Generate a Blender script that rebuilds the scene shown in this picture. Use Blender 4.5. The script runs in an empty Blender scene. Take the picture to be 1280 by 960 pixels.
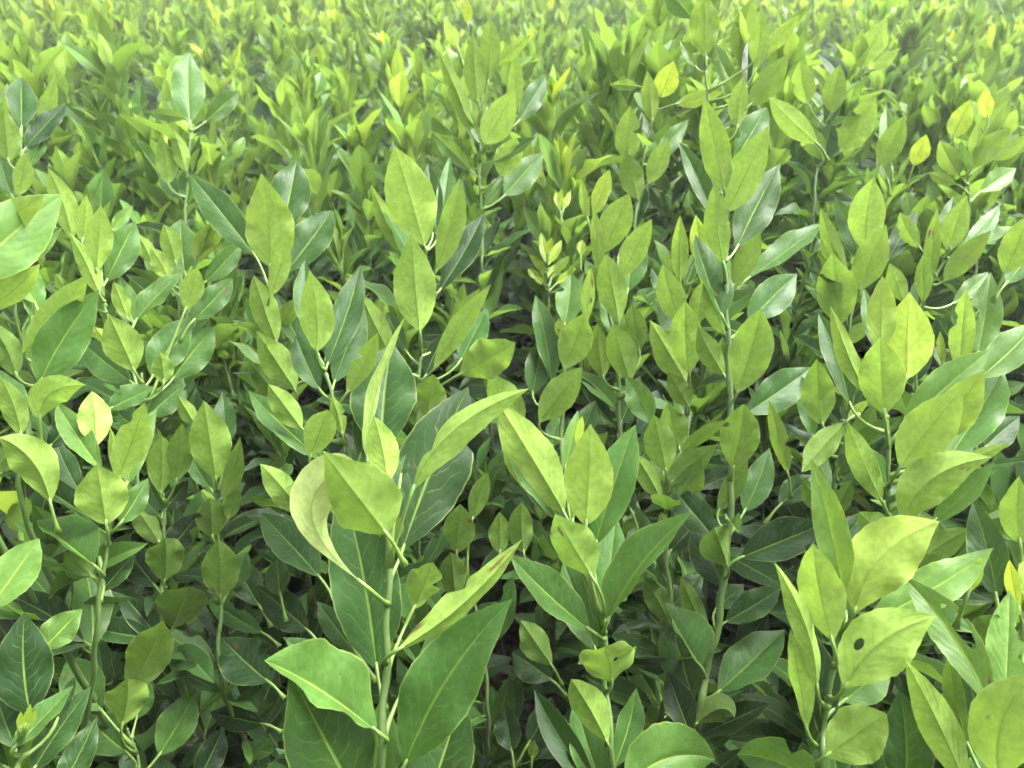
import bpy, math, random
import numpy as np
from mathutils import Vector, Matrix
R = math.radians
rng = random.Random(11)
S = bpy.context.scene
COL = S.collection

# ------------------------------------------------------------------ camera, sky, sun, exposure
H, PITCH, FPX = 0.98, R(32.0), 924.0
cam_d = bpy.data.cameras.new('camera'); cam = bpy.data.objects.new('camera', cam_d); COL.objects.link(cam)
cam.location = (0, 0, H); cam.rotation_euler = (R(90) - PITCH, 0, 0)
cam_d.sensor_width = 36; cam_d.lens = 36 * FPX / 1280; cam_d.clip_start = 0.02; cam_d.clip_end = 500
cam_d.dof.use_dof = True; cam_d.dof.focus_distance = 0.50; cam_d.dof.aperture_fstop = 12.0
S.camera = cam
SUN_EL, SUN_AZ = 56.0, 62.0           # azimuth from the far side (+Y) towards the right (+X)
W = bpy.data.worlds.new('World'); S.world = W; W.use_nodes = True
nt = W.node_tree; nt.nodes.clear()
sky = nt.nodes.new('ShaderNodeTexSky'); sky.sky_type = 'NISHITA'; sky.sun_disc = False
sky.sun_elevation = R(SUN_EL); sky.sun_rotation = R(SUN_AZ); sky.air_density = 1.0; sky.dust_density = 4.0; sky.ozone_density = 1.0
hs = nt.nodes.new('ShaderNodeHueSaturation'); hs.inputs['Saturation'].default_value = 0.16
bg = nt.nodes.new('ShaderNodeBackground'); bg.inputs['Strength'].default_value = 0.13
wo = nt.nodes.new('ShaderNodeOutputWorld')
nt.links.new(sky.outputs[0], hs.inputs['Color']); nt.links.new(hs.outputs[0], bg.inputs[0]); nt.links.new(bg.outputs[0], wo.inputs[0])
sd = bpy.data.lights.new('sun', 'SUN'); sd.energy = 2.8; sd.angle = R(34); sd.color = (1.0, 0.985, 0.945)
sun = bpy.data.objects.new('sun', sd); COL.objects.link(sun)
sdir = Vector((math.sin(R(SUN_AZ)) * math.cos(R(SUN_EL)), math.cos(R(SUN_AZ)) * math.cos(R(SUN_EL)), math.sin(R(SUN_EL))))
sun.rotation_euler = sdir.to_track_quat('Z', 'Y').to_euler(); sun.location = sdir * 20
S.view_settings.view_transform = 'Standard'; S.view_settings.look = 'None'; S.view_settings.gamma = 1
S.view_settings.exposure = 2.42; S.view_settings.use_curve_mapping = False
S.render.engine = 'CYCLES'
cy = S.cycles; cy.use_denoising = True; cy.max_bounces = 4; cy.diffuse_bounces = 3; cy.glossy_bounces = 1; cy.transmission_bounces = 3; cy.volume_bounces = 0
cy.use_adaptive_sampling = True; cy.adaptive_threshold = 0.045; cy.adaptive_min_samples = 10
cy.caustics_reflective = False; cy.caustics_refractive = False

CF = Vector((0, math.cos(PITCH), -math.sin(PITCH))); CU = Vector((0, math.sin(PITCH), math.cos(PITCH))); CR = Vector((1, 0, 0))
CO = Vector((0, 0, H))
def at(x, y, z):                       # photograph pixel (1280 x 960) at depth z metres -> place
    return CO + CF * z + CR * ((x - 640) / FPX * z) + CU * ((480 - y) / FPX * z)
def px(p):
    v = p - CO; z = v.dot(CF)
    if z < 0.02: return (-1e4, -1e4, z)
    return (640 + v.dot(CR) / z * FPX, 480 - v.dot(CU) / z * FPX, z)

# ------------------------------------------------------------------ materials
def N(nt, t, **k):
    n = nt.nodes.new(t)
    for a, b in k.items(): setattr(n, a, b)
    return n
def math_n(nt, op, a, b=None, c=None, clamp=False):
    n = N(nt, 'ShaderNodeMath', operation=op, use_clamp=clamp)
    for i, v in enumerate((a, b, c)):
        if v is None: continue
        if isinstance(v, (int, float)): n.inputs[i].default_value = v
        else: nt.links.new(v, n.inputs[i])
    return n.outputs[0]
def smooth(nt, x, lo, hi, a=0.0, b=1.0):
    n = N(nt, 'ShaderNodeMapRange', interpolation_type='SMOOTHSTEP')
    nt.links.new(x, n.inputs[0])
    for i, v in zip((1, 2, 3, 4), (lo, hi, a, b)): n.inputs[i].default_value = v
    return n.outputs[0]
def mixc(nt, f, a, b, blend='MIX'):
    n = N(nt, 'ShaderNodeMix', data_type='RGBA', blend_type=blend)
    if isinstance(f, (int, float)): n.inputs[0].default_value = f
    else: nt.links.new(f, n.inputs[0])
    for i, v in ((6, a), (7, b)):
        if isinstance(v, tuple): n.inputs[i].default_value = (*v, 1)
        else: nt.links.new(v, n.inputs[i])
    return n.outputs[2]
def ramp(nt, x, stops):
    n = N(nt, 'ShaderNodeValToRGB'); e = n.color_ramp.elements
    while len(e) < len(stops): e.new(0.5)
    for el, (p, c) in zip(e, stops): el.position = p; el.color = (*c, 1)
    nt.links.new(x, n.inputs[0]); return n.outputs[0]

def leaf_material(name, far=False, fine=True):
    m = bpy.data.materials.new(name); m.use_nodes = True; nt = m.node_tree; nt.nodes.clear()
    if far:
        at_ = N(nt, 'ShaderNodeAttribute', attribute_name='tint'); tint = at_.outputs['Color']
    else:
        oi = N(nt, 'ShaderNodeObjectInfo'); tint = oi.outputs['Color']
    sep = N(nt, 'ShaderNodeSeparateColor'); nt.links.new(tint, sep.inputs[0])
    age, jit, brown = sep.outputs[0], sep.outputs[1], sep.outputs[2]
    geo = N(nt, 'ShaderNodeNewGeometry'); back = geo.outputs['Backfacing']
    tc = N(nt, 'ShaderNodeTexCoord')
    uv = N(nt, 'ShaderNodeUVMap', uv_map='uv'); su = N(nt, 'ShaderNodeSeparateXYZ'); nt.links.new(uv.outputs[0], su.inputs[0])
    u, v = su.outputs[0], su.outputs[1]
    us = math_n(nt, 'MULTIPLY_ADD', u, 2.0, -1.0); au = math_n(nt, 'ABSOLUTE', us)
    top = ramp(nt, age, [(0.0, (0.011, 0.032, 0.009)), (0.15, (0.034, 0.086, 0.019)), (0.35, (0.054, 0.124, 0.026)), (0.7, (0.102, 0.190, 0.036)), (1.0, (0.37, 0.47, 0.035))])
    und = ramp(nt, age, [(0.0, (0.050, 0.088, 0.024)), (0.35, (0.158, 0.258, 0.052)), (0.7, (0.255, 0.375, 0.072)), (1.0, (0.45, 0.56, 0.060))])
    trn = ramp(nt, age, [(0.0, (0.050, 0.110, 0.012)), (0.35, (0.145, 0.270, 0.024)), (0.7, (0.250, 0.385, 0.038)), (1.0, (0.46, 0.58, 0.035))])
    col = mixc(nt, back, top, und)
    bump_h = None; spot = None
    if not far:
        fade = math_n(nt, 'SUBTRACT', 1.0, oi.outputs['Alpha'])
        col = mixc(nt, fade, col, (0.60, 0.66, 0.32)); trn = mixc(nt, fade, trn, (0.62, 0.68, 0.22))  # cream put into the colour where strong light pales a leaf
    # uneven green over the blade
    nz = N(nt, 'ShaderNodeTexNoise'); nz.inputs['Scale'].default_value = 45; nz.inputs['Detail'].default_value = 2; nt.links.new(geo.outputs['Position'], nz.inputs['Vector'])
    mott = smooth(nt, nz.outputs[0], 0.25, 0.75, 0.88, 1.12)
    jm = math_n(nt, 'MULTIPLY', mott, math_n(nt, 'MULTIPLY_ADD', jit, 0.6, 0.7))
    sc = N(nt, 'ShaderNodeVectorMath', operation='SCALE'); nt.links.new(col, sc.inputs[0]); nt.links.new(jm, sc.inputs['Scale']); col = sc.outputs[0]
    if not far:
        # midrib, side veins, margin: real colour of the blade
        wr = N(nt, 'ShaderNodeTexNoise'); wr.inputs['Scale'].default_value = 5; nt.links.new(uv.outputs[0], wr.inputs['Vector'])
        midw = math_n(nt, 'MULTIPLY_ADD', v, -0.045, 0.075)
        mid = math_n(nt, 'SUBTRACT', 1.0, math_n(nt, 'DIVIDE', au, midw), clamp=True); mid = smooth(nt, mid, 0.0, 0.6)
        side = math_n(nt, 'GREATER_THAN', us, 0.0)
        ph = math_n(nt, 'MULTIPLY', au, 0.30)
        ph = math_n(nt, 'SUBTRACT', v, ph); ph = math_n(nt, 'MULTIPLY_ADD', wr.outputs[0], 0.20, ph)
        ph = math_n(nt, 'MULTIPLY_ADD', ph, 8.0, math_n(nt, 'MULTIPLY', side, 0.43))
        fr = math_n(nt, 'ABSOLUTE', math_n(nt, 'SUBTRACT', math_n(nt, 'FRACT', ph), 0.5))
        vein = smooth(nt, fr, 0.0, 0.055, 1.0, 0.0)
        quilt = smooth(nt, fr, 0.0, 0.5, 0.0, 1.0)
        vein = math_n(nt, 'MULTIPLY', vein, smooth(nt, au, 0.45, 0.92, 1.0, 0.0))
        edge = smooth(nt, au, 0.945, 0.985)
        rib_top = mixc(nt, 0.4, trn, (0.26, 0.36, 0.10)); rib_und = mixc(nt, 0.6, und, (0.12, 0.22, 0.03))
        vt = mixc(nt, back, mixc(nt, 0.62, top, (0.23, 0.34, 0.11)), mixc(nt, 0.7, und, (0.06, 0.12, 0.02)))
        col = mixc(nt, math_n(nt, 'MULTIPLY', vein, math_n(nt, 'MULTIPLY_ADD', back, -0.05, 0.50)), col, vt)
        col = mixc(nt, math_n(nt, 'MULTIPLY', mid, math_n(nt, 'MULTIPLY_ADD', back, -0.30, 0.85)), col, mixc(nt, back, rib_top, rib_und))
        col = mixc(nt, math_n(nt, 'MULTIPLY', edge, 0.45), col, mixc(nt, 0.5, trn, (0.50, 0.56, 0.18)))
    if not far and fine:
        n2 = N(nt, 'ShaderNodeTexNoise'); n2.inputs['Scale'].default_value = 260; n2.inputs['Detail'].default_value = 2; nt.links.new(geo.outputs['Position'], n2.inputs['Vector'])
        s2 = N(nt, 'ShaderNodeVectorMath', operation='SCALE'); nt.links.new(col, s2.inputs[0]); nt.links.new(smooth(nt, n2.outputs[0], .3, .7, .86, 1.13), s2.inputs['Scale']); col = s2.outputs[0]
        # dry spots and dead edge
        dn = N(nt, 'ShaderNodeTexNoise'); dn.inputs['Scale'].default_value = 3.2; dn.inputs['Detail'].default_value = 5
        va = N(nt, 'ShaderNodeVectorMath', operation='ADD'); nt.links.new(uv.outputs[0], va.inputs[0])
        nt.links.new(oi.outputs['Random'], va.inputs[1])
        nt.links.new(va.outputs[0], dn.inputs['Vector'])
        spot = smooth(nt, math_n(nt, 'MULTIPLY_ADD', brown, 0.42, dn.outputs[0]), 0.76, 0.84)
        dcol = ramp(nt, dn.outputs[0], [(0.35, (0.25, 0.25, 0.07)), (0.55, (0.17, 0.13, 0.04)), (0.7, (0.10, 0.07, 0.03))])
        col = mixc(nt, spot, col, dcol)
        # pale specks (dust, dried drops)
        sp = N(nt, 'ShaderNodeTexVoronoi'); sp.inputs['Scale'].default_value = 9; nt.links.new(va.outputs[0], sp.inputs['Vector'])
        speck = smooth(nt, sp.outputs['Distance'], 0.018, 0.035, 0.55, 0.0)
        spc = N(nt, 'ShaderNodeSeparateColor'); nt.links.new(sp.outputs['Color'], spc.inputs[0])
        speck = math_n(nt, 'MULTIPLY', speck, math_n(nt, 'GREATER_THAN', spc.outputs[0], 0.72))
        col = mixc(nt, speck, col, (0.62, 0.66, 0.50))
        hgt = math_n(nt, 'MULTIPLY_ADD', mid, -0.8, math_n(nt, 'MULTIPLY', quilt, 0.22))
        hgt = math_n(nt, 'MULTIPLY_ADD', nz.outputs[0], 1.4, math_n(nt, 'MULTIPLY_ADD', n2.outputs[0], 0.35, hgt))
        b = N(nt, 'ShaderNodeBump'); b.inputs['Strength'].default_value = 0.35; b.inputs['Distance'].default_value = 0.0010
        nt.links.new(hgt, b.inputs['Height']); bump_h = b.outputs[0]
    if not far and not fine:
        b = N(nt, 'ShaderNodeBump'); b.inputs['Strength'].default_value = 0.35; b.inputs['Distance'].default_value = 0.002
        nt.links.new(nz.outputs[0], b.inputs['Height']); bump_h = b.outputs[0]
    p = N(nt, 'ShaderNodeBsdfPrincipled'); nt.links.new(col, p.inputs['Base Color'])
    rg = math_n(nt, 'MULTIPLY_ADD', back, 0.24, smooth(nt, nz.outputs[0], 0.3, 0.7, 0.38, 0.50))
    nt.links.new(rg, p.inputs['Roughness']); p.inputs['IOR'].default_value = 1.45
    nt.links.new(math_n(nt, 'MULTIPLY_ADD', back, -0.04, 0.20), p.inputs['Specular IOR Level'])
    tr = N(nt, 'ShaderNodeBsdfTranslucent')
    tcol = mixc(nt, 0.25, trn, col)
    if not far: tcol = mixc(nt, math_n(nt, 'MULTIPLY', math_n(nt, 'MAXIMUM', mid, math_n(nt, 'MULTIPLY', vein, 0.55)), 0.6), tcol, (0.14, 0.24, 0.02))
    if spot is not None: tcol = mixc(nt, spot, tcol, dcol)
    nt.links.new(tcol, tr.inputs[0])
    if bump_h is not None:
        nt.links.new(bump_h, p.inputs['Normal']); nt.links.new(bump_h, tr.inputs['Normal'])
    mx = N(nt, 'ShaderNodeMixShader'); mx.inputs[0].default_value = 0.37
    nt.links.new(p.outputs[0], mx.inputs[1]); nt.links.new(tr.outputs[0], mx.inputs[2])
    o = N(nt, 'ShaderNodeOutputMaterial'); nt.links.new(mx.outputs[0], o.inputs[0])
    return m
LEAF = leaf_material('citrus_leaf'); LEAF2 = leaf_material('citrus_leaf_plain', fine=False); FARLEAF = leaf_material('citrus_leaf_far', True)

def stem_material():
    m = bpy.data.materials.new('citrus_stem'); m.use_nodes = True; nt = m.node_tree; p = nt.nodes['Principled BSDF']
    geo = N(nt, 'ShaderNodeNewGeometry'); sx = N(nt, 'ShaderNodeSeparateXYZ'); nt.links.new(geo.outputs['Position'], sx.inputs[0])
    nz = N(nt, 'ShaderNodeTexNoise'); nz.inputs['Scale'].default_value = 60; nz.inputs['Detail'].default_value = 5
    mp = N(nt, 'ShaderNodeMapping'); mp.inputs['Scale'].default_value = (3, 3, 0.6); nt.links.new(geo.outputs['Position'], mp.inputs[0]); nt.links.new(mp.outputs[0], nz.inputs['Vector'])
    wood = smooth(nt, math_n(nt, 'MULTIPLY_ADD', nz.outputs[0], 0.3, sx.outputs[2]), 0.40, 0.62, 1.0, 0.0)
    g = mixc(nt, nz.outputs[0], (0.045, 0.092, 0.020), (0.105, 0.17, 0.040)); w = mixc(nt, nz.outputs[0], (0.055, 0.047, 0.028), (0.15, 0.125, 0.08))
    nt.links.new(mixc(nt, wood, g, w), p.inputs['Base Color']); p.inputs['Roughness'].default_value = 0.55
    b = N(nt, 'ShaderNodeBump'); b.inputs['Strength'].default_value = 0.5; b.inputs['Distance'].default_value = 0.001
    nt.links.new(nz.outputs[0], b.inputs['Height']); nt.links.new(b.outputs[0], p.inputs['Normal'])
    return m
STEM = stem_material()
def petiole_material():
    m = bpy.data.materials.new('petiole_green'); m.use_nodes = True; p = m.node_tree.nodes['Principled BSDF']; nt = m.node_tree
    nz = N(nt, 'ShaderNodeTexNoise'); nz.inputs['Scale'].default_value = 150
    geo = N(nt, 'ShaderNodeNewGeometry'); nt.links.new(geo.outputs['Position'], nz.inputs['Vector'])
    nt.links.new(mixc(nt, nz.outputs[0], (0.075, 0.145, 0.025), (0.16, 0.25, 0.045)), p.inputs['Base Color']); p.inputs['Roughness'].default_value = 0.5
    return m
PET = petiole_material()
def soil_material():
    m = bpy.data.materials.new('red_soil'); m.use_nodes = True; nt = m.node_tree; p = nt.nodes['Principled BSDF']
    geo = N(nt, 'ShaderNodeNewGeometry')
    a = N(nt, 'ShaderNodeTexNoise'); a.inputs['Scale'].default_value = 9; a.inputs['Detail'].default_value = 8; nt.links.new(geo.outputs['Position'], a.inputs['Vector'])
    b_ = N(nt, 'ShaderNodeTexNoise'); b_.inputs['Scale'].default_value = 90; b_.inputs['Detail'].default_value = 6; nt.links.new(geo.outputs['Position'], b_.inputs['Vector'])
    c = mixc(nt, a.outputs[0], (0.13, 0.062, 0.036), (0.27, 0.150, 0.095)); c = mixc(nt, smooth(nt, b_.outputs[0], 0.55, 0.7), c, (0.33, 0.21, 0.15))
    nt.links.new(c, p.inputs['Base Color']); p.inputs['Roughness'].default_value = 0.95
    h = math_n(nt, 'MULTIPLY_ADD', b_.outputs[0], 0.5, a.outputs[0])
    b = N(nt, 'ShaderNodeBump'); b.inputs['Strength'].default_value = 0.8; b.inputs['Distance'].default_value = 0.02
    nt.links.new(h, b.inputs['Height']); nt.links.new(b.outputs[0], p.inputs['Normal'])
    return m
SOIL = soil_material()

# ------------------------------------------------------------------ ground
def ground():
    xs = np.concatenate([np.array([-200, -80, -30, -12]), np.linspace(-5, 5, 101), np.array([12, 30, 80, 200])])
    ys = np.concatenate([np.array([-200, -60, -15, -4]), np.linspace(-1, 7, 81), np.array([12, 30, 80, 250])])
    X, Y = np.meshgrid(xs, ys); r = np.random.RandomState(4)
    Z = 0.012 * np.sin(X * 4.1 + 1.3 * np.sin(Y * 2.7)) + 0.012 * np.sin(Y * 5.3 + X) + r.uniform(-.008, .008, X.shape)
    Z[(abs(X) > 5) | (Y > 7) | (Y < -1)] = 0
    nx, ny = len(xs), len(ys)
    V = np.stack([X, Y, Z], -1).reshape(-1, 3).tolist()
    F = [(j * nx + i, j * nx + i + 1, (j + 1) * nx + i + 1, (j + 1) * nx + i) for j in range(ny - 1) for i in range(nx - 1)]
    me = bpy.data.meshes.new('ground'); me.from_pydata(V, [], F); me.materials.append(SOIL); me.shade_smooth()
    o = bpy.data.objects.new('ground', me); COL.objects.link(o); o['kind'] = 'structure'; o['label'] = 'bare reddish brown soil showing between the saplings'
ground()

# ------------------------------------------------------------------ mesh builders
def tube(pts, rads, n=7, ridge=0.0):
    V, F = [], []
    m = len(pts); prev = None
    for i, p in enumerate(pts):
        t = (pts[min(i + 1, m - 1)] - pts[max(i - 1, 0)])
        t = t.normalized() if t.length > 1e-9 else Vector((0, 0, 1))
        a = prev - t * prev.dot(t) if prev is not None else t.orthogonal()
        a.normalize(); prev = a; b = t.cross(a)
        for k in range(n):
            an = 2 * math.pi * k / n; rr = rads[i] * (1 + (ridge if k % 2 else -ridge))
            V.append(p + a * (math.cos(an) * rr) + b * (math.sin(an) * rr))
    for i in range(m - 1):
        for k in range(n):
            F.append((i * n + k, i * n + (k + 1) % n, (i + 1) * n + (k + 1) % n, (i + 1) * n + k))
    F.append(tuple(range(n - 1, -1, -1))); F.append(tuple((m - 1) * n + k for k in range(n)))
    return V, F
def mesh(name, V, F, mat, uvs=None, smooth_=True):
    me = bpy.data.meshes.new(name); me.from_pydata([tuple(v) for v in V], [], F); me.materials.append(mat)
    if uvs is not None:
        lay = me.uv_layers.new(name='uv'); idx = np.empty(len(me.loops), dtype=np.int32); me.loops.foreach_get('vertex_index', idx)
        lay.data.foreach_set('uv', np.asarray(uvs, dtype=np.float32)[idx].ravel())
    if smooth_: me.shade_smooth()
    return me
def child(name, me, parent, loc=None):
    o = bpy.data.objects.new(name, me); COL.objects.link(o); o.parent = parent
    if loc is not None: o.location = loc
    return o
def profile(v, blunt=0.0, peak=0.0):
    a, b = 0.93 + peak, 1.13 - peak * 0.6 - 0.46 * blunt
    vm = a / (a + b); nrm = vm ** a * (1 - vm) ** b
    return max(v, 0) ** a * max(1 - v, 0) ** b / nrm
US = [-1, -.93, -.72, -.45, -.2, -.06, 0, .06, .2, .45, .72, .93, 1]
def blade(axis, side, up, L, hw, nv=20, us=US, fold=0.25, wave=0.0, cup=0.0, blunt=0.0, peak=0.0, serr=0.0, ph=0.0, holes=(), bites=()):
    """axis(t)->point, side(t), up(t) unit vectors (up = upper face of the leaf); returns V, F, UV"""
    V, UV, P = [], [], []
    nu = len(us)
    for i in range(nv + 1):
        v = i / nv; v = v + 0.03 * math.sin(2 * math.pi * v)*0
        c = axis(v); s = side(v); n = up(v); w = hw * max(profile(v, blunt, peak), 0.015)
        for u in us:
            uu, vv = u, v
            for (hu, hv, ru, rv) in holes:
                du, dv = (u - hu) / ru, (v - hv) / rv; r = math.hypot(du, dv)
                if r < 1.0:
                    if r < 1e-3: du, dv, r = 1, 0, 1
                    uu, vv = hu + du / r * ru, hv + dv / r * rv
            c2, s2, n2, w2 = (c, s, n, w) if vv == v else (axis(vv), side(vv), up(vv), hw * max(profile(vv, blunt, peak), 0.015))
            e = 1.0
            if abs(u) > 0.9: e = 1 + serr * math.sin(v * 61 + ph * 3 + u) + serr * 0.8 * math.sin(v * 27 + ph * 7 + u * 2)
            for (bs, bv, rv, dep) in bites:      # bitten margin: side, place, half length, depth
                if bs * uu > 0 and abs(vv - bv) < rv:
                    lim = 1 - dep * (1 - ((vv - bv) / rv) ** 2) ** 0.5 * (1 + 0.15 * math.sin(vv * 90))
                    if abs(uu) > lim: uu = math.copysign(max(lim, 0.08), uu)
            a = abs(uu)
            f = fold * (1 - 0.25 * v)
            x = math.copysign(a * math.cos(f) , uu); z = a * math.sin(f) - cup * a * a * 0.5
            z += wave * math.sin(v * 15 + ph + (1.4 if uu > 0 else 0)) * a ** 2.2
            z -= 0.05 * math.exp(-(uu / 0.09) ** 2)
            V.append(c2 + s2 * (x * e * w2) + n2 * (z * w2)); UV.append(((uu + 1) / 2, vv)); P.append((u, v))
    F = []
    for i in range(nv):
        for k in range(nu - 1):
            q = (i * nu + k, i * nu + k + 1, (i + 1) * nu + k + 1, (i + 1) * nu + k)
            dead = False
            for (hu, hv, ru, rv) in holes:
                if all(math.hypot((P[j][0] - hu) / ru, (P[j][1] - hv) / rv) < 1.0 for j in q): dead = True
            if not dead: F.append(q)
    return V, F, UV

# ------------------------------------------------------------------ shared leaf shapes for the wider field
def variant(i):
    r = random.Random(100 + i)
    bend = r.choice([r.uniform(-.2, .1), r.uniform(0, .3), r.uniform(.2, .5)]); hw = r.uniform(0.150, 0.225); fold = r.choice([0.15, 0.3, 0.45, 0.6, 0.8, 1.05]); tw = r.uniform(-0.5, 0.5); sw = r.uniform(-.06, .06)
    ax = lambda t: Vector((sw * math.sin(t * 3), t * (1 - 0.12 * abs(bend) * t), -bend * t * t * 0.9))
    def sd(t):
        return Vector((math.cos(tw * t), 0, math.sin(tw * t)))
    def up(t):
        tan = (ax(t + .01) - ax(t - .01)).normalized(); return sd(t).cross(tan).normalized()
    V, F, UV = blade(ax, sd, up, 1, hw, nv=12, us=[-1, -.93, -.6, -.25, -.05, .05, .25, .6, .93, 1] if False else [-1, -.92, -.5, -.1, 0, .1, .5, .92, 1], fold=fold, wave=r.uniform(0, .22), cup=r.uniform(-.2, .35),
                     blunt=r.uniform(0, .4), peak=r.uniform(-.08, .12), serr=0.02, ph=r.uniform(0, 6), bites=() if i % 6 else ((r.choice((-1, 1)), r.uniform(.35, .75), r.uniform(.06, .13), r.uniform(.3, .7)),))
    pet, pf = tube([Vector((0, -0.13, 0.0)), Vector((0, -0.06, -0.012)), Vector((0, 0.03, -0.006))], [0.016, 0.013, 0.010], 5)
    o = len(V); V += pet; F += [tuple(j + o for j in f) for f in pf]; UV += [(0.5, 0.02)] * len(pet)
    return mesh('leaf_shape', V, F, LEAF2, UV)
VARS = [variant(i) for i in range(36)]

# the lower, shaded leaves of one sapling: too deep in the gaps to pick apart, a joined part of each plant
def low_variant(i):
    r = random.Random(300 + i); V, F, UV = [], [], []
    for k in range(84):
        z = .03 + .31 * (k / 84) ** .8; az = k * 2.39996 + r.uniform(-.5, .5); el = R(r.uniform(-12, 50)); rr = r.uniform(.004, .095)
        L = r.uniform(.055, .09); d = Vector((math.cos(az) * math.cos(el), math.sin(az) * math.cos(el), math.sin(el))); up = Vector((-math.cos(az) * math.sin(el), -math.sin(az) * math.sin(el), math.cos(el)))
        up = Matrix.Rotation(r.uniform(-.6, .6), 3, d) @ up; sx = d.cross(up); B = Vector((math.cos(az) * rr, math.sin(az) * rr, z)); bend = r.uniform(-.05, .3); hw = r.uniform(.19, .26) * L; fo = r.uniform(.1, .5)
        o = len(V)
        for v, w in ((0, .02), (.12, .5), (.3, .86), (.5, 1), (.72, .74), (.9, .3), (1, .01)):
            for u in (-1, 0, 1): V.append(B + d * (L * v) - up * (L * bend * v * v) + sx * (u * w * hw * math.cos(fo)) + up * (abs(u) * w * hw * math.sin(fo))); UV.append(((u + 1) / 2, v))
        for a in range(6):
            for b in range(2): q = o + a * 3 + b; F.append((q, q + 1, q + 4, q + 3))
        V.append(Vector((0, 0, z - .02))); V.append(Vector((.0015, 0, z - .02))); V.append(B + sx * .0008); V.append(B - sx * .0008); UV += [(.5, .02)] * 4; q = len(V); F.append((q - 4, q - 3, q - 2, q - 1))
    return mesh('lower_foliage', V, F, LEAF2, UV)
LOWS = [low_variant(i) for i in range(6)]
def ground_at(x, y):
    d = CF + CR * ((x - 640) / FPX) + CU * ((480 - y) / FPX); return CO + d * (-H / d.z)
BARE = [ground_at(248, 815), ground_at(612, 885)]
def lower(root, s=1.0):
    if any((root.location - b).length < .17 for b in BARE): return
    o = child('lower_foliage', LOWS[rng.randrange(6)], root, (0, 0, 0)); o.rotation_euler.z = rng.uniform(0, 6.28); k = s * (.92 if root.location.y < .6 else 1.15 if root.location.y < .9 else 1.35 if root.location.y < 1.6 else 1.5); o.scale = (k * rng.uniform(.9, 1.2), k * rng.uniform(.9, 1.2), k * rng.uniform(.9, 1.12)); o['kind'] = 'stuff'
    o.color = (rng.uniform(.0, .09), rng.random(), 0, 1)  # darkest leaf ages paint in the deep shade of the gaps
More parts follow.
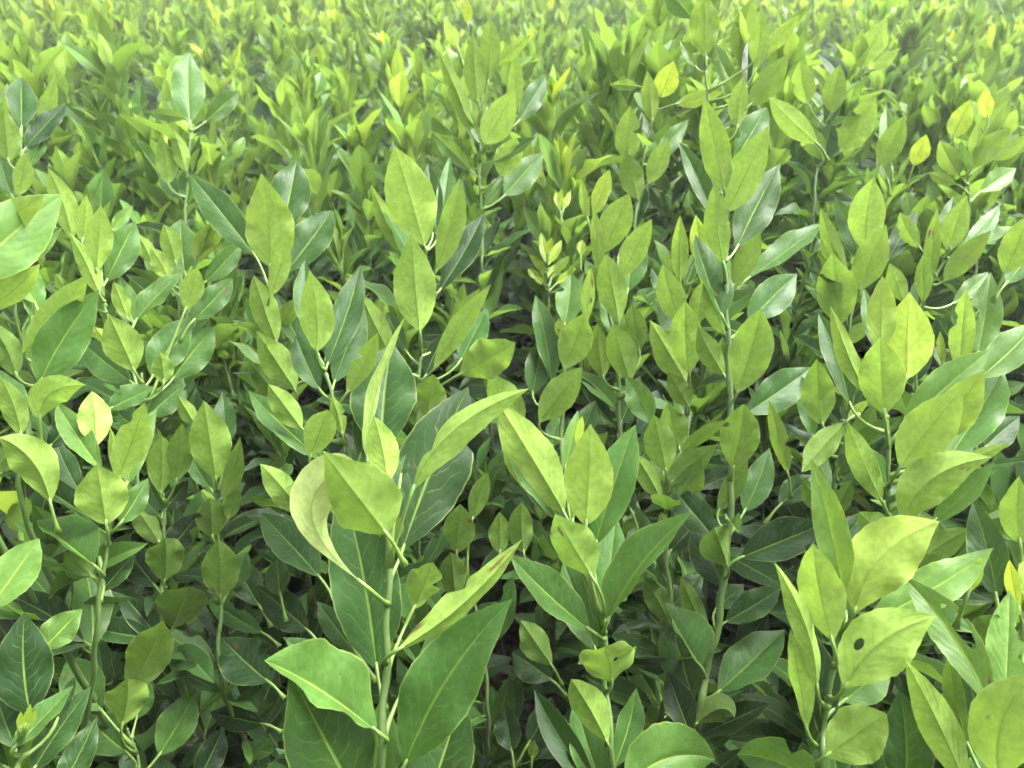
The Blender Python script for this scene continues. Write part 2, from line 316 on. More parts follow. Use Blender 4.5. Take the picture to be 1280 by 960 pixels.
# ------------------------------------------------------------------ traced saplings near the camera
HERO_BOXES = []      # (x0, y0, x1, y1, z) of the leaves already standing in view
AGE = {'U': 0.45, 'Y': 0.74, 'T': 0.16, 't': 0.52, 'D': 0.03, 'G': 0.86, 'g': 0.82, 'u': 0.22}
def stem_pts(pix, d):
    P = [at(p[0], p[1], p[2] if len(p) > 2 else d) for p in pix]
    return P
def nearest(P, q):
    best = None
    for a, b in zip(P[:-1], P[1:]):
        ab = b - a; t = max(0, min(1, (q - a).dot(ab) / max(ab.length_squared, 1e-9))); c = a + ab * t
        if best is None or (c - q).length < best[0]: best = ((c - q).length, c)
    return best[1]
def put_leaf(root, P, d, spec, i):
    bx, by, tx, ty, w, kind = spec[:6]; o = spec[6] if len(spec) > 6 else {}
    lpx = math.hypot(tx - bx, ty - by)
    under = kind in 'UYGu'
    zb = d + o.get('z', (-0.006 if under else 0.010)) + rng.uniform(-.002, .002)
    Lm = lpx * d / FPX
    zt = zb + o.get('t', -0.32 if under else 0.48) * Lm
    B, T = at(bx, by, zb), at(tx, ty, zt)
    if 'c' in o: Cc = at(o['c'][0], o['c'][1], (zb + zt) / 2)
    else:
        # leaves bow a little: outwards along the view and sideways
        Cc = (B + T) / 2 + CF * ((0.10 if under else -0.06) * Lm * rng.uniform(.3, 1.3)) + CR * (Lm * rng.uniform(-.06, .06))
    ax = lambda t: B * (1 - t) ** 2 + Cc * (2 * t * (1 - t)) + T * t * t
    roll = R(o.get('r', rng.uniform(-14, 14))); tw = R(o.get('tw', rng.uniform(-16, 16)))
    def frame(t):
        tan = ax(min(t + .02, 1)) - ax(max(t - .02, 0)); tan.normalize()
        view = (CO - ax(t)).normalized(); n = view - tan * view.dot(tan); n.normalize()
        if under: n = -n
        n = Matrix.Rotation(roll + tw * (t - .4), 3, tan) @ n
        return tan.cross(n).normalized(), n
    hw = 0.5 * w * (zb + zt) / 2 / FPX / max(0.35, math.cos(roll)) / max(.5, math.cos(o.get('f', 0.28)))
    V, F, UV = blade(ax, lambda t: frame(t)[0], lambda t: frame(t)[1], Lm, hw, nv=64 if 'h' in o else 26 if lpx > 60 else 16, us=[k / 20 for k in range(-20, 21)] if 'h' in o else US, fold=o.get('f', rng.uniform(.18, .55)), wave=o.get('wv', rng.uniform(.05, .17)),
                     cup=o.get('cup', rng.uniform(-.1, .25)), blunt=o.get('b', rng.uniform(0, .5)) * .42, peak=o.get('p', rng.uniform(-.1, .1)), serr=0.016, ph=rng.uniform(0, 6), holes=o.get('h', ()), bites=o.get('bi', () if rng.random() > .10 else ((rng.choice((-1, 1)), rng.uniform(.3, .75), rng.uniform(.03, .08), rng.uniform(.25, .6)),)))
    me = mesh('leaf_blade', [v - B for v in V], F, LEAF, UV)
    lf = child('leaf', me, root, B - root.location)
    ag = o.get('a', AGE[kind])
    if kind in 'Yt' and ag > .5: ag = .5 + (ag - .5) * .72
    lf.color = (max(0.0, min(1, ag + rng.uniform(-.05, .05))), rng.random(), o.get('br', 0.0 if rng.random() < .90 else .28), 1 - o.get('pale', 0))
    q = [px(v) for v in V[::7]]
    HERO_BOXES.append((min(a[0] for a in q), min(a[1] for a in q), max(a[0] for a in q), max(a[1] for a in q), min(zb, zt), bx, by, tx, ty, w))
    # leaf stalk
    tan = (ax(.05) - ax(0)).normalized()
    if 'np' in o:
        pts = [B - tan * (.016 * (1 - t)) - Vector((0, 0, 1)) * (.007 * (1 - t) ** 2) for t in (0, .2, .4, .6, .8)] + [B + tan * .004]; r0 = .0012
    else:
        n0 = nearest(P, B); dist = (n0 - B).length; n1 = nearest(P, B + (n0 - B) - Vector((0, 0, 1)) * min(dist * 0.6 + 0.004, 0.05))
        c1 = B - tan * min(dist * .5, .02)
        pts = [n1 * (1 - t) ** 2 + c1 * 2 * t * (1 - t) + (B + tan * 0.004) * t * t for t in (0, .2, .4, .6, .8, 1)]
        r0 = 0.0012
    Vp, Fp = tube([p - B for p in pts], [r0 * k for k in (2.1, 1.15, .9, .9, .95, .7)], 6)
    pe = child('petiole', mesh('petiole', Vp, Fp, PET), lf)
    return lf
HB = None
def blocked(cs):
    global HB
    if HB is None or len(HB) != len(HERO_BOXES): HB = np.array(HERO_BOXES)
    for c in cs:
        b = HB[(c[2] < HB[:, 4] + .004) & (HB[:, 0] - 3 < c[0]) & (c[0] < HB[:, 2] + 3) & (HB[:, 1] - 3 < c[1]) & (c[1] < HB[:, 3] + 3)]
        if len(b):
            ex, ey = b[:, 7] - b[:, 5], b[:, 8] - b[:, 6]
            s = np.clip(((c[0] - b[:, 5]) * ex + (c[1] - b[:, 6]) * ey) / (ex * ex + ey * ey), 0, 1)
            if (np.hypot(c[0] - b[:, 5] - s * ex, c[1] - b[:, 6] - s * ey) < b[:, 9] * .5 + 10).any(): return True
    return False
def rand_leaf(root, base, az, el, L, age, roll=0.0, force=False, jit=None, wide=1.0):
    """one leaf of the shared shapes; az/el aim it, its upper face turned to the sky and the stem"""
    d = Vector((math.cos(az) * math.cos(el), math.sin(az) * math.cos(el), math.sin(el)))
    out = Vector((math.cos(az), math.sin(az), 0)); up = (Vector((0, 0, 1)) * math.cos(el) - out * math.sin(el))
    up = Matrix.Rotation(roll, 3, d) @ up; sx = d.cross(up)
    p = base + d * (0.13 * L)
    if not force:
        if blocked([px(p + d * (L * t)) for t in (0.12, 0.5, 0.95)]): return None
    o = bpy.data.objects.new('leaf', VARS[rng.randrange(len(VARS))]); COL.objects.link(o); o.parent = root
    q = p - root.location; w = L * rng.uniform(.9, 1.15) * wide
    o.matrix_basis = Matrix(((sx.x * w, d.x * L, up.x * L, q.x), (sx.y * w, d.y * L, up.y * L, q.y), (sx.z * w, d.z * L, up.z * L, q.z), (0, 0, 0, 1)))
    o.color = (max(0, min(1, age)), rng.random() if jit is None else jit, 0.3 if rng.random() < .05 else 0.0, 1)
    return o
def thing(loc, label, group):
    e = bpy.data.objects.new('citrus_sapling', None); COL.objects.link(e); e.location = loc; e.empty_display_size = .05
    e['label'] = label; e['category'] = 'sapling'; e['group'] = group
    return e
GA = 2.39996
def hero(label, d, pix, leaves, r=0.0028, low=14, group='saplings standing in front'):
    P = stem_pts(pix, d)                         # bottom first
    b = P[0]; g = Vector((b.x + rng.uniform(-.02, .02), b.y + rng.uniform(-.01, .04), 0))
    root = thing(g, label, group)
    full = [g - Vector((0, 0, .01)), g * .66 + b * .34 + Vector((rng.uniform(-.006, .006), 0, 0)), g * .33 + b * .67] + P
    # smooth the line a little
    pts, rad = [], []
    tot = len(full) - 1
    for i in range(tot):
        for k in range(9):
            t = k / 9; p0, p1, p2, p3 = full[max(i - 1, 0)], full[i], full[i + 1], full[min(i + 2, tot)]
            pts.append(0.5 * (2 * p1 + (p2 - p0) * t + (2 * p0 - 5 * p1 + 4 * p2 - p3) * t * t + (3 * p1 - p0 - 3 * p2 + p3) * t ** 3))
    pts.append(full[-1])
    z0, z1 = pts[0].z, pts[-1].z
    rad = [r * (1.35 - 0.85 * max(0, (p.z - z0) / max(z1 - z0, .05)) ** 1.5) for p in pts]
    run = 0.0; gapn = rng.uniform(.019, .027)
    for i in range(1, len(pts)):
        run += (pts[i] - pts[i - 1]).length; e = (run + gapn / 2) % gapn - gapn / 2
        rad[i] *= 1 + .20 * math.exp(-(e / .0028) ** 2); pts[i] = pts[i] + Vector((.0008 * math.sin(run / gapn * math.pi), 0, 0))
    V, F = tube([p - g for p in pts], rad, 10, 0.05); child('stem', mesh('stem', V, F, STEM), root)
    for i, s in enumerate(leaves): put_leaf(root, full, d, s, i)
    return root, full, low
def low_leaves(root, full, n, top=1.0):
    # older leaves lower down the same stem
    for k in range(n):
        t = rng.uniform(.22, .97) * top; z = full[0].z + (full[-1].z - full[0].z) * t
        for a, b in zip(full[:-1], full[1:]):
            if min(a.z, b.z) <= z <= max(a.z, b.z) + 1e-6:
                q = a.lerp(b, (z - a.z) / (b.z - a.z) if abs(b.z - a.z) > 1e-6 else 0); break
        else: q = full[1]
        rand_leaf(root, q, k * GA + rng.uniform(-.4, .4), R(rng.uniform(12, 66)), rng.uniform(.042, .074), rng.choice([.02, .05, .1, .18, .3, .4]), rng.uniform(-.5, .5))

HEROES = []
def H_(*a, **k): HEROES.append(hero(*a, **k))
H_('tall sapling with large dark glossy leaves and a pale curled leaf in front', .42, [(478, 985), (482, 850), (484, 760), (486, 700), (487, 666)], [
 (503, 688, 585, 484, 92, 'T', {'r': 8, 'f': .12, 'a': .12, 'wv': .09, 'z': .02, 'p': .08, 'br': 0}),
 (484, 668, 404, 564, 84, 'U', {'r': -22, 'f': .35, 'z': -.03, 't': -.25, 'c': (462, 640), 'b': .2, 'np': 1}),
 (484, 604, 467, 520, 40, 'U', {'r': 0, 'f': .2, 'a': .55, 'z': -.004, 't': -.1, 'b': .5}),
 (515, 614, 661, 486, 36, 'U', {'r': -30, 'f': .5, 'z': -.01, 't': -.1, 'c': (545, 528), 'tw': 30, 'a': .5}),
 (454, 730, 444, 577, 60, 'Y', {'c': (330, 628), 'r': 8, 'tw': -40, 'f': .4, 'z': -.03, 't': -.1, 'a': .7, 'wv': .12, 'p': .75, 'pale': .36}),
 (471, 836, 425, 592, 84, 'T', {'r': 6, 'f': .2, 'z': .018, 't': .15, 'a': .14}),
 (471, 914, 331, 826, 62, 't', {'r': 40, 'f': .75, 'z': -.03, 't': -.5, 'c': (388, 846), 'a': .42, 'b': .3}),
 (468, 908, 354, 797, 46, 'T', {'r': 20, 'z': -.004, 't': -.2, 'c': (400, 822), 'a': .12}),
 (452, 1005, 362, 838, 106, 'T', {'r': 10, 'f': .2, 'z': .0, 't': -.15, 'a': .2}),
 (506, 957, 640, 749, 88, 'T', {'r': -10, 'f': .22, 'z': -.012, 't': -.1, 'a': .22, 'c': (548, 838)}),
 (532, 1015, 580, 868, 82, 'T', {'z': .012, 'a': .2}),
 (497, 812, 653, 674, 33, 'U', {'r': 25, 'f': .6, 'z': -.02, 't': .1, 'c': (580, 768), 'br': .42, 'a': .52, 'wv': .15}),
 (516, 762, 541, 703, 40, 'U', {'r': 10, 'f': .7, 'z': .04, 'a': .5, 'wv': .2}),
 (447, 818, 397, 752, 30, 'T', {'z': .035, 'np': 1}),
 (522, 832, 592, 742, 28, 'T', {'z': .04, 'a': .22}),
 (494, 676, 500, 646, 16, 'Y', {'z': .012, 'a': .7}),
 (500, 600, 508, 568, 16, 'T', {'z': .01, 'br': .4}),
], r=.0034, low=10)
H_('fresh green sapling with paired upright pale leaves standing at the centre', .46, [(764, 985), (757, 860), (755, 790), (748, 752), (742, 728)], [
 (732, 657, 738, 530, 62, 'U', {'r': 0, 'f': .14, 'z': -.025, 't': -.15, 'a': .70}),
 (706, 642, 622, 503, 62, 'U', {'r': 10, 'f': .3, 'z': -.014, 't': -.2, 'a': .62}),
 (702, 652, 620, 528, 34, 'T', {'r': 30, 'f': .3, 'z': -.008, 't': -.1, 'a': .35}),
 (744, 682, 794, 531, 52, 'T', {'r': -12, 'f': .25, 'a': .3, 't': .1}),
 (741, 722, 694, 643, 52, 'U', {'r': -20, 'f': .4, 'z': -.035, 't': -.25, 'a': .45}),
 (757, 778, 771, 645, 46, 'T', {'r': 0, 'f': .3, 'a': .28, 'z': .012}),
 (759, 778, 865, 640, 40, 't', {'r': -40, 'f': .7, 'z': -.012, 't': -.1, 'a': .38, 'c': (790, 700)}),
 (738, 788, 636, 692, 42, 't', {'r': 35, 'f': .55, 'z': -.006, 't': -.2, 'a': .32}),
 (745, 814, 704, 700, 48, 'T', {'z': .016, 'a': .24}),
 (765, 854, 757, 808, 74, 'U', {'r': 5, 'f': .35, 'z': -.012, 't': -.9, 'b': .9, 'a': .46, 'h': ((-.25, .55, .075, .055),)}),
 (760, 930, 714, 849, 42, 'U', {'r': -12, 'f': .45, 'z': -.014, 't': -.3, 'a': .42, 'b': .6}),
 (756, 990, 719, 870, 44, 'T', {'z': .012, 'a': .22}),
 (706, 588, 722, 513, 22, 't', {'z': .022, 'a': .6, 'r': 20}),
 (722, 560, 728, 520, 12, 'G', {'z': .024}),
 (715, 655, 720, 600, 10, 'Y', {'z': .0}),
], r=.0026, low=14)
H_('broad bright leaf on a low sapling by the lower frame edge', .43, [(905, 1080), (880, 1010)], [
 (782, 985, 894, 949, 84, 't', {'r': 10, 'f': .3, 'z': .0, 't': .3, 'a': .45, 'b': .6, 'br': .12, 'c': (830, 930), 'h': ((-.15, .62, .05, .035),)}),
 (1045, 995, 921, 944, 60, 't', {'r': -15, 'f': .3, 'z': .0, 'a': .38, 'b': .6, 'c': (970, 940)}),
 (960, 1005, 1010, 962, 40, 'T', {}),
], low=8)
H_('tall dark sapling with a long bare stalk right of the centre', .60, [(872, 905), (881, 845), (895, 795), (905, 727), (914, 620), (912, 480), (908, 380), (904, 300), (903, 240)], [
 (916, 587, 930, 505, 48, 'U', {'r': 0, 'f': .35, 'b': .9, 'z': -.012, 't': -.3, 'a': .36}),
 (921, 492, 951, 386, 52, 'U', {'f': .3, 'z': -.01, 'a': .38}),
 (935, 404, 996, 342, 44, 'T', {'z': .01, 'a': .12}),
 (930, 518, 1014, 459, 44, 'T', {'z': .012, 'a': .12}),
 (903, 396, 869, 293, 34, 'T', {'r': 45, 'f': .6, 'a': .15, 'z': -.01}),
 (906, 240, 880, 121, 36, 'U', {'z': -.008, 'a': .5}), (910, 265, 961, 157, 46, 'U', {'z': -.01, 'a': .5}),
 (921, 310, 975, 204, 46, 'T', {'a': .2}), (893, 278, 849, 178, 26, 'T', {'a': .15}),
 (905, 332, 893, 230, 32, 'U', {'z': -.014, 'a': .5}), (915, 205, 958, 134, 38, 'T', {'a': .2}),
 (893, 672, 839, 607, 40, 'D', {'z': .012}),
 (910, 708, 893, 660, 40, 'u', {'f': .6, 'r': 25, 'z': -.02, 't': -.5}),
 (925, 697, 1028, 655, 52, 'D', {'z': .0, 't': .1, 'r': -10, 'a': .08}),
 (897, 866, 981, 787, 50, 'D', {'z': -.005, 'a': .12, 'r': -20, 'f': .35}),
 (905, 778, 976, 735, 38, 'D', {'z': .012, 'a': .1}),
 (866, 876, 832, 768, 52, 'D', {'z': .01, 'a': .1}),
 (877, 834, 831, 752, 38, 't', {'r': 45, 'f': .8, 'z': -.01, 'a': .22}),
 (862, 915, 833, 838, 40, 'D', {'z': -.01}),
 (868, 907, 918, 897, 34, 'u', {'f': .5, 'z': -.01, 'c': (905, 870)}),
 (902, 733, 870, 648, 48, 'D', {'z': .02}),
 (985, 592, 961, 500, 22, 'U', {'z': .0, 'np': 1}), (974, 632, 1014, 594, 32, 'T', {'z': .01, 'np': 1}),
 (930, 640, 962, 560, 34, 'T', {'z': .02}), (897, 640, 935, 575, 26, 'u', {'z': .02}),
 (908, 420, 880, 350, 26, 'U', {'z': .01}), (914, 360, 950, 290, 30, 'U', {'z': .02}), (906, 470, 872, 408, 30, 'U', {'z': .015}),
 (895, 760, 930, 730, 28, 'D', {'z': .02}), (884, 800, 850, 720, 26, 'u', {'z': .02}),
], r=.0030, low=12)
H_('small sapling with a tight whorl of mid green leaves left of the dark stalk', .64, [(842, 820), (832, 690), (833, 640), (834, 592)], [
 (833, 590, 817, 518, 40, 'U', {'z': -.012, 'a': .42}), (850, 562, 835, 504, 38, 'U', {'z': .015, 'a': .34}),
 (838, 604, 898, 555, 32, 'u', {'a': .3}), (815, 530, 783, 470, 36, 't', {'a': .45, 'z': .02}),
 (825, 622, 792, 565, 28, 'U', {'a': .32}), (845, 627, 878, 575, 36, 'u', {'a': .3}),
 (848, 568, 911, 524, 18, 'U', {'z': .0, 'r': 30}), (836, 690, 880, 640, 30, 'D', {}), (830, 700, 800, 640, 28, 'D', {}), (790, 640, 775, 600, 26, 'D', {'np': 1}),
 (832, 660, 826, 640, 12, 'Y', {}), (838, 760, 880, 715, 30, 'D', {}), (838, 780, 805, 720, 30, 'u', {}),
], low=12)
H_('bright yellowish sapling with backlit leaves at the right of the field', .52, [(1113, 760), (1110, 655), (1111, 600), (1108, 520), (1112, 480)], [
 (1134, 474, 1137, 365, 60, 'Y', {'z': -.004, 't': .05, 'f': .12, 'a': .86, 'r': 0}), (1100, 442, 1103, 345, 35, 'Y', {'z': -.002, 't': .05, 'f': .15, 'a': .84}),
 (1106, 518, 1100, 422, 54, 'U', {'z': -.03, 'f': .18, 'a': .55, 't': -.2}), (1082, 492, 1038, 382, 25, 'U', {'z': -.008, 'r': 25, 'a': .58}),
 (1063, 508, 1023, 391, 36, 'T', {'z': .0, 'a': .18, 'r': 15}),
 (1125, 585, 1205, 485, 60, 'U', {'z': -.022, 'a': .60, 'f': .22}), (1180, 548, 1232, 462, 46, 'Y', {'z': .004, 'a': .74}),
 (1128, 534, 1238, 436, 52, 't', {'z': .012, 'a': .5, 't': .1}), (1184, 574, 1254, 460, 54, 't', {'z': .018, 'a': .38}),
 (1222, 474, 1296, 402, 46, 't', {'z': .025, 'a': .5}),
 (1130, 652, 1240, 572, 56, 'U', {'z': -.03, 'f': .35, 'a': .55, 't': -.25, 'c': (1150, 582)}), (1166, 652, 1242, 578, 30, 't', {'z': -.024, 'a': .38, 't': -.2, 'r': -25}),
 (1188, 588, 1263, 553, 20, 'U', {'z': -.03, 'a': .58}),
 (1103, 628, 1059, 527, 33, 'U', {'z': -.01, 'a': .46}), (1115, 664, 1140, 585, 42, 'T', {'z': .01, 'a': .25}),
 (1110, 674, 1073, 640, 36, 'u', {'z': -.006, 'a': .35}), (1152, 580, 1165, 540, 20, 'U', {'a': .5}),
 (1098, 440, 1080, 360, 20, 't', {'z': .015, 'a': .4}), (1150, 640, 1160, 610, 14, 'G', {'z': .01}),
 (1150, 700, 1215, 660, 32, 'u', {'z': .0}), (1120, 740, 1180, 690, 34, 'u', {'z': .0}),
], low=16)
H_('sapling with drooping pale leaves between the dark stalk and the backlit sapling', .60, [(1045, 760), (1040, 640), (1052, 560), (1055, 524)], [
 (1028, 532, 1021, 449, 40, 'U', {'a': .46, 'f': .2}), (1016, 548, 1002, 470, 26, 'T', {'a': .25}), (1058, 527, 1002, 590, 32, 'U', {'z': -.02, 'a': .38, 'np': 1}),
 (1045, 590, 1078, 560, 22, 'u', {}), (1035, 640, 1002, 600, 30, 'u', {}), (1040, 650, 1065, 600, 28, 'u', {}), (1042, 690, 1080, 640, 30, 'D', {}), (1038, 700, 1000, 660, 30, 'D', {}),
 (1060, 525, 1085, 500, 14, 'Y', {}),
], low=14)
H_('lush sapling with big lime leaves and one leaf with a round hole', .41, [(1020, 990), (1027, 912), (1037, 868), (1046, 806), (1054, 770)], [
 (1068, 767, 1174, 652, 78, 'Y', {'z': -.01, 't': .0, 'f': .2, 'a': .86, 'r': 0, 'b': .3, 'c': (1086, 680)}), (1084, 778, 1241, 685, 50, 't', {'z': .004, 't': .1, 'a': .58, 'f': .3}),
 (1041, 803, 1016, 680, 54, 'U', {'z': -.025, 'f': .3, 'a': .6, 't': -.15}), (1054, 745, 1014, 573, 40, 't', {'z': -.005, 't': -.1, 'a': .68, 'f': .35, 'r': 14}),
 (1056, 860, 1169, 771, 76, 'U', {'z': -.02, 'f': .16, 'a': .60, 't': -.2, 'c': (1090, 790), 'h': ((.40, .36, .14, .055),), 'r': 0}),
 (1053, 877, 1112, 828, 46, 't', {'z': .006, 'a': .42}), (1032, 945, 1108, 892, 66, 'U', {'z': -.02, 'f': .2, 'a': .55, 'b': .9, 't': -.3}),
 (1021, 862, 968, 703, 27, 'U', {'z': -.015, 'r': 30, 'f': .5, 'a': .58, 'c': (1022, 790)}), (1008, 912, 988, 786, 26, 'U', {'z': -.01, 'r': -30, 'f': .5, 'a': .56, 'br': .1}),
 (1058, 772, 1052, 690, 36, 't', {'z': .015, 'a': .5}),
 (1130, 990, 1124, 862, 58, 'T', {'z': -.01, 'f': .35, 'a': .15, 't': .0, 'np': 1}), (1112, 925, 1191, 868, 44, 'T', {'z': .0, 'a': .18, 'np': 1}), (1092, 985, 1150, 880, 44, 'T', {'z': .012, 'a': .2}),
 (1208, 985, 1131, 824, 46, 'U', {'z': -.02, 'a': .5, 'f': .35, 'np': 1}), (1060, 1000, 1120, 945, 44, 'T', {'a': .25}),
], r=.0030, low=10)
H_('sapling with insect-bitten pale leaves in the lower right corner', .38, [(1262, 1030), (1255, 950), (1252, 880)], [
 (1240, 885, 1128, 720, 48, 't', {'z': -.01, 'r': 12, 'f': .45, 'a': .62, 'tw': 0, 'c': (1196, 782), 'h': ((.5, .52, .30, .17),)}),
 (1256, 876, 1262, 738, 46, 't', {'z': .0, 'f': .2, 'a': .56, 'bi': ((1, .66, .14, .62), (1, .42, .09, .35)), 'r': 0}),
 (1248, 972, 1298, 840, 74, 'Y', {'z': -.02, 'f': .15, 'a': .64, 'c': (1235, 890), 't': -.2}), (1246, 1010, 1232, 925, 50, 't', {'z': .02, 'a': .4}),
 (1276, 765, 1262, 700, 18, 'G', {'z': .03}), (1284, 750, 1278, 690, 16, 'g', {'z': .03}), (1210, 742, 1226, 698, 18, 'G', {'z': .04, 'np': 1}),
 (1246, 748, 1216, 627, 44, 'D', {'z': .05, 'a': .08, 'np': 1}), (1230, 815, 1248, 768, 44, 'u', {'z': .03}), (1211, 935, 1187, 815, 24, 'u', {'z': .03, 'a': .4}), (1225, 910, 1200, 800, 40, 'D', {'z': .05, 'np': 1}),
 (1275, 680, 1274, 595, 36, 'U', {'z': .04, 'a': .5, 'np': 1}),
], low=10)
H_('grey green sapling with four broad leaves fanned out left of centre', .70, [(352, 560), (345, 470), (338, 400), (338, 345)], [
 (318, 318, 237, 217, 40, 'T', {'a': .2, 't': .2}), (337, 334, 326, 217, 60, 'U', {'z': -.02, 'a': .62, 'f': .15}), (353, 293, 371, 200, 48, 'T', {'a': .16}), (358, 340, 415, 263, 44, 'T', {'a': .18, 'z': .0}),
 (337, 372, 357, 294, 25, 'Y', {'z': -.02, 'a': .72}), (346, 430, 317, 344, 33, 'U', {'z': -.01, 'a': .5, 'wv': .15}), (370, 488, 321, 414, 40, 'U', {'z': -.02, 'a': .42}), (391, 457, 346, 367, 27, 'T', {'r': 30, 'f': .5}),
 (352, 500, 310, 450, 30, 'u', {}), (340, 420, 372, 372, 24, 'U', {'z': .02}), (352, 520, 320, 500, 28, 'T', {}),
], r=.0024, low=12)
H_('sapling with dark grey green blades around one light leaf beside the fanned sapling', .60, [(462, 660), (440, 580), (424, 532), (408, 470), (398, 442)], [
 (396, 440, 387, 338, 43, 'U', {'z': -.02, 'a': .52, 'f': .15}), (391, 424, 381, 325, 34, 'T', {'a': .2, 'z': .006}), (408, 458, 451, 331, 37, 'T', {'a': .14}), (417, 480, 455, 380, 40, 'T', {'a': .1, 'z': .014}),
 (400, 488, 370, 420, 34, 'T', {'a': .1}), (433, 492, 472, 416, 28, 'U', {'a': .5}),
 (386, 572, 410, 512, 38, 'U', {'f': .4, 'z': -.02, 'a': .6, 'br': .1, 'b': .6}), (405, 577, 311, 488, 36, 't', {'r': 30, 'f': .5, 'a': .3, 'z': -.012}),
 (378, 645, 325, 580, 36, 'U', {'a': .42, 'np': 1, 'z': -.02}), (378, 537, 335, 480, 35, 'U', {'a': .4}), (400, 722, 326, 641, 46, 'D', {'r': 25, 'f': .4, 'z': -.01, 'np': 1}),
 (478, 562, 491, 428, 80, 'T', {'a': .12, 'f': .2, 'z': -.02}), (459, 575, 506, 397, 14, 'Y', {'c': (456, 505), 'a': .6, 'pale': .12, 'r': 40, 'f': .7, 'z': -.07, 't': 0, 'wv': .2}),
 (450, 572, 476, 462, 38, 'T', {'a': .12, 'z': -.006}), (535, 522, 542, 468, 41, 'U', {'a': .42, 'np': 1, 'z': .02}), (428, 545, 415, 495, 20, 'U', {'a': .5}), (440, 585, 470, 540, 30, 'T', {'z': .02}),
 (415, 640, 380, 600, 36, 'u', {}),
], r=.0026, low=12)
H_('upright sapling with two light oval leaves stacked on one stem near centre', .68, [(520, 640), (522, 540), (524, 470), (526, 412), (530, 330), (531, 300)], [
 (525, 414, 514, 292, 54, 'U', {'z': -.03, 'a': .50, 'f': .15}), (531, 308, 493, 182, 62, 'U', {'z': -.02, 'a': .56, 'f': .15}), (502, 318, 464, 231, 23, 'U', {'a': .55}), (545, 340, 575, 222, 34, 'U', {'z': -.014, 'a': .52}),
 (549, 364, 606, 264, 32, 'D', {'a': .05, 'r': -25}), (541, 295, 535, 204, 30, 'T', {'a': .12}), (546, 300, 562, 195, 21, 'T', {}), (542, 462, 614, 355, 27, 'U', {'a': .48}), (575, 452, 609, 386, 36, 'T', {'a': .2}),
 (574, 468, 644, 428, 50, 'U', {'wv': .28, 'a': .5, 'z': -.03}), (531, 472, 557, 417, 24, 'D', {}), (490, 448, 450, 366, 33, 'U', {'a': .5}), (508, 440, 484, 390, 22, 'T', {}), (560, 420, 600, 360, 24, 'U', {'a': .5, 'z': .03}),
 (530, 540, 500, 480, 26, 'u', {'z': .03}), (530, 560, 575, 500, 28, 'u', {'z': .03}),
], r=.0024, low=12)
H_('sapling with scorched brown leaf tips in the middle of the field', .68, [(700, 640), (702, 540), (704, 470), (708, 420)], [
 (690, 478, 669, 369, 30, 'T', {'a': .28, 'r': 25, 'f': .4}), (705, 408, 714, 342, 36, 't', {'a': .4, 'br': .30}), (705, 462, 731, 391, 42, 'U', {'z': -.02, 'a': .46, 'f': .35}), (733, 404, 739, 334, 17, 'Y', {'br': .45, 'a': .7}),
 (674, 528, 727, 459, 40, 'U', {'a': .44, 'f': .4, 'z': -.014}), (665, 493, 678, 420, 32, 'T', {'a': .15}), (650, 540, 612, 464, 44, 'U', {'z': .02, 'a': .48}), (704, 425, 698, 398, 14, 'Y', {'br': .5}),
 (690, 560, 700, 515, 22, 'T', {}), (720, 560, 745, 500, 28, 'T', {}), (712, 590, 760, 540, 28, 'u', {}),
], low=14)
H_('light green sapling with many narrow upright leaves right of the scorched one', .72, [(775, 640), (774, 520), (770, 440), (760, 380), (752, 330)], [
 (788, 478, 767, 404, 40, 'U', {'a': .44, 'z': -.02}), (774, 404, 757, 317, 38, 'U', {'a': .52, 'z': -.01}), (771, 424, 757, 364, 30, 't', {'a': .4}), (754, 473, 746, 405, 32, 'U', {'a': .5}), (752, 318, 786, 242, 40, 'U', {'a': .62}),
 (750, 344, 743, 260, 17, 'Y', {'br': .3, 'a': .7}), (778, 348, 815, 274, 31, 'U', {'a': .6}), (785, 364, 793, 287, 38, 'T', {'a': .3, 'z': .02}), (735, 275, 727, 222, 14, 'Y', {}), (742, 270, 762, 212, 22, 'Y', {'a': .9}),
 (800, 440, 790, 380, 30, 'U', {'z': .03}), (775, 530, 800, 470, 30, 'T', {'z': .02}),
], low=14)
H_('pale green leafy sapling left of the tall dark stalk', .70, [(855, 640), (858, 540), (860, 470), (856, 400), (850, 340)], [
 (862, 468, 857, 376, 42, 'U', {'z': -.02, 'a': .52}), (855, 444, 823, 349, 34, 'T', {'a': .3}), (858, 478, 812, 400, 38, 'U', {'a': .52}), (850, 354, 850, 268, 23, 'Y', {'a': .66}), (880, 334, 870, 268, 26, 'Y', {'a': .84}),
 (850, 404, 828, 330, 34, 'U', {'a': .56}), (885, 380, 898, 310, 30, 'Y', {'a': .75}), (880, 300, 895, 280, 12, 'Y', {'a': .9}), (875, 420, 880, 350, 30, 'U', {'a': .56}), (862, 510, 835, 465, 28, 'U', {}), (845, 380, 815, 335, 26, 'T', {}),
], low=12)
H_('large pale leaves reaching in from the left edge', .46, [(-60, 560), (-50, 430), (-40, 360)], [
 (-45, 352, 79, 242, 78, 't', {'a': .5, 'f': .12, 't': .55, 'z': -.02, 'r': 0}), (-40, 296, 56, 244, 40, 'Y', {'a': .66, 'r': -20, 'z': .01}), (20, 332, 78, 284, 26, 't', {'a': .5, 'z': .02}), (-20, 390, 50, 330, 30, 'Y', {'a': .7, 'z': .02}),
], low=6)
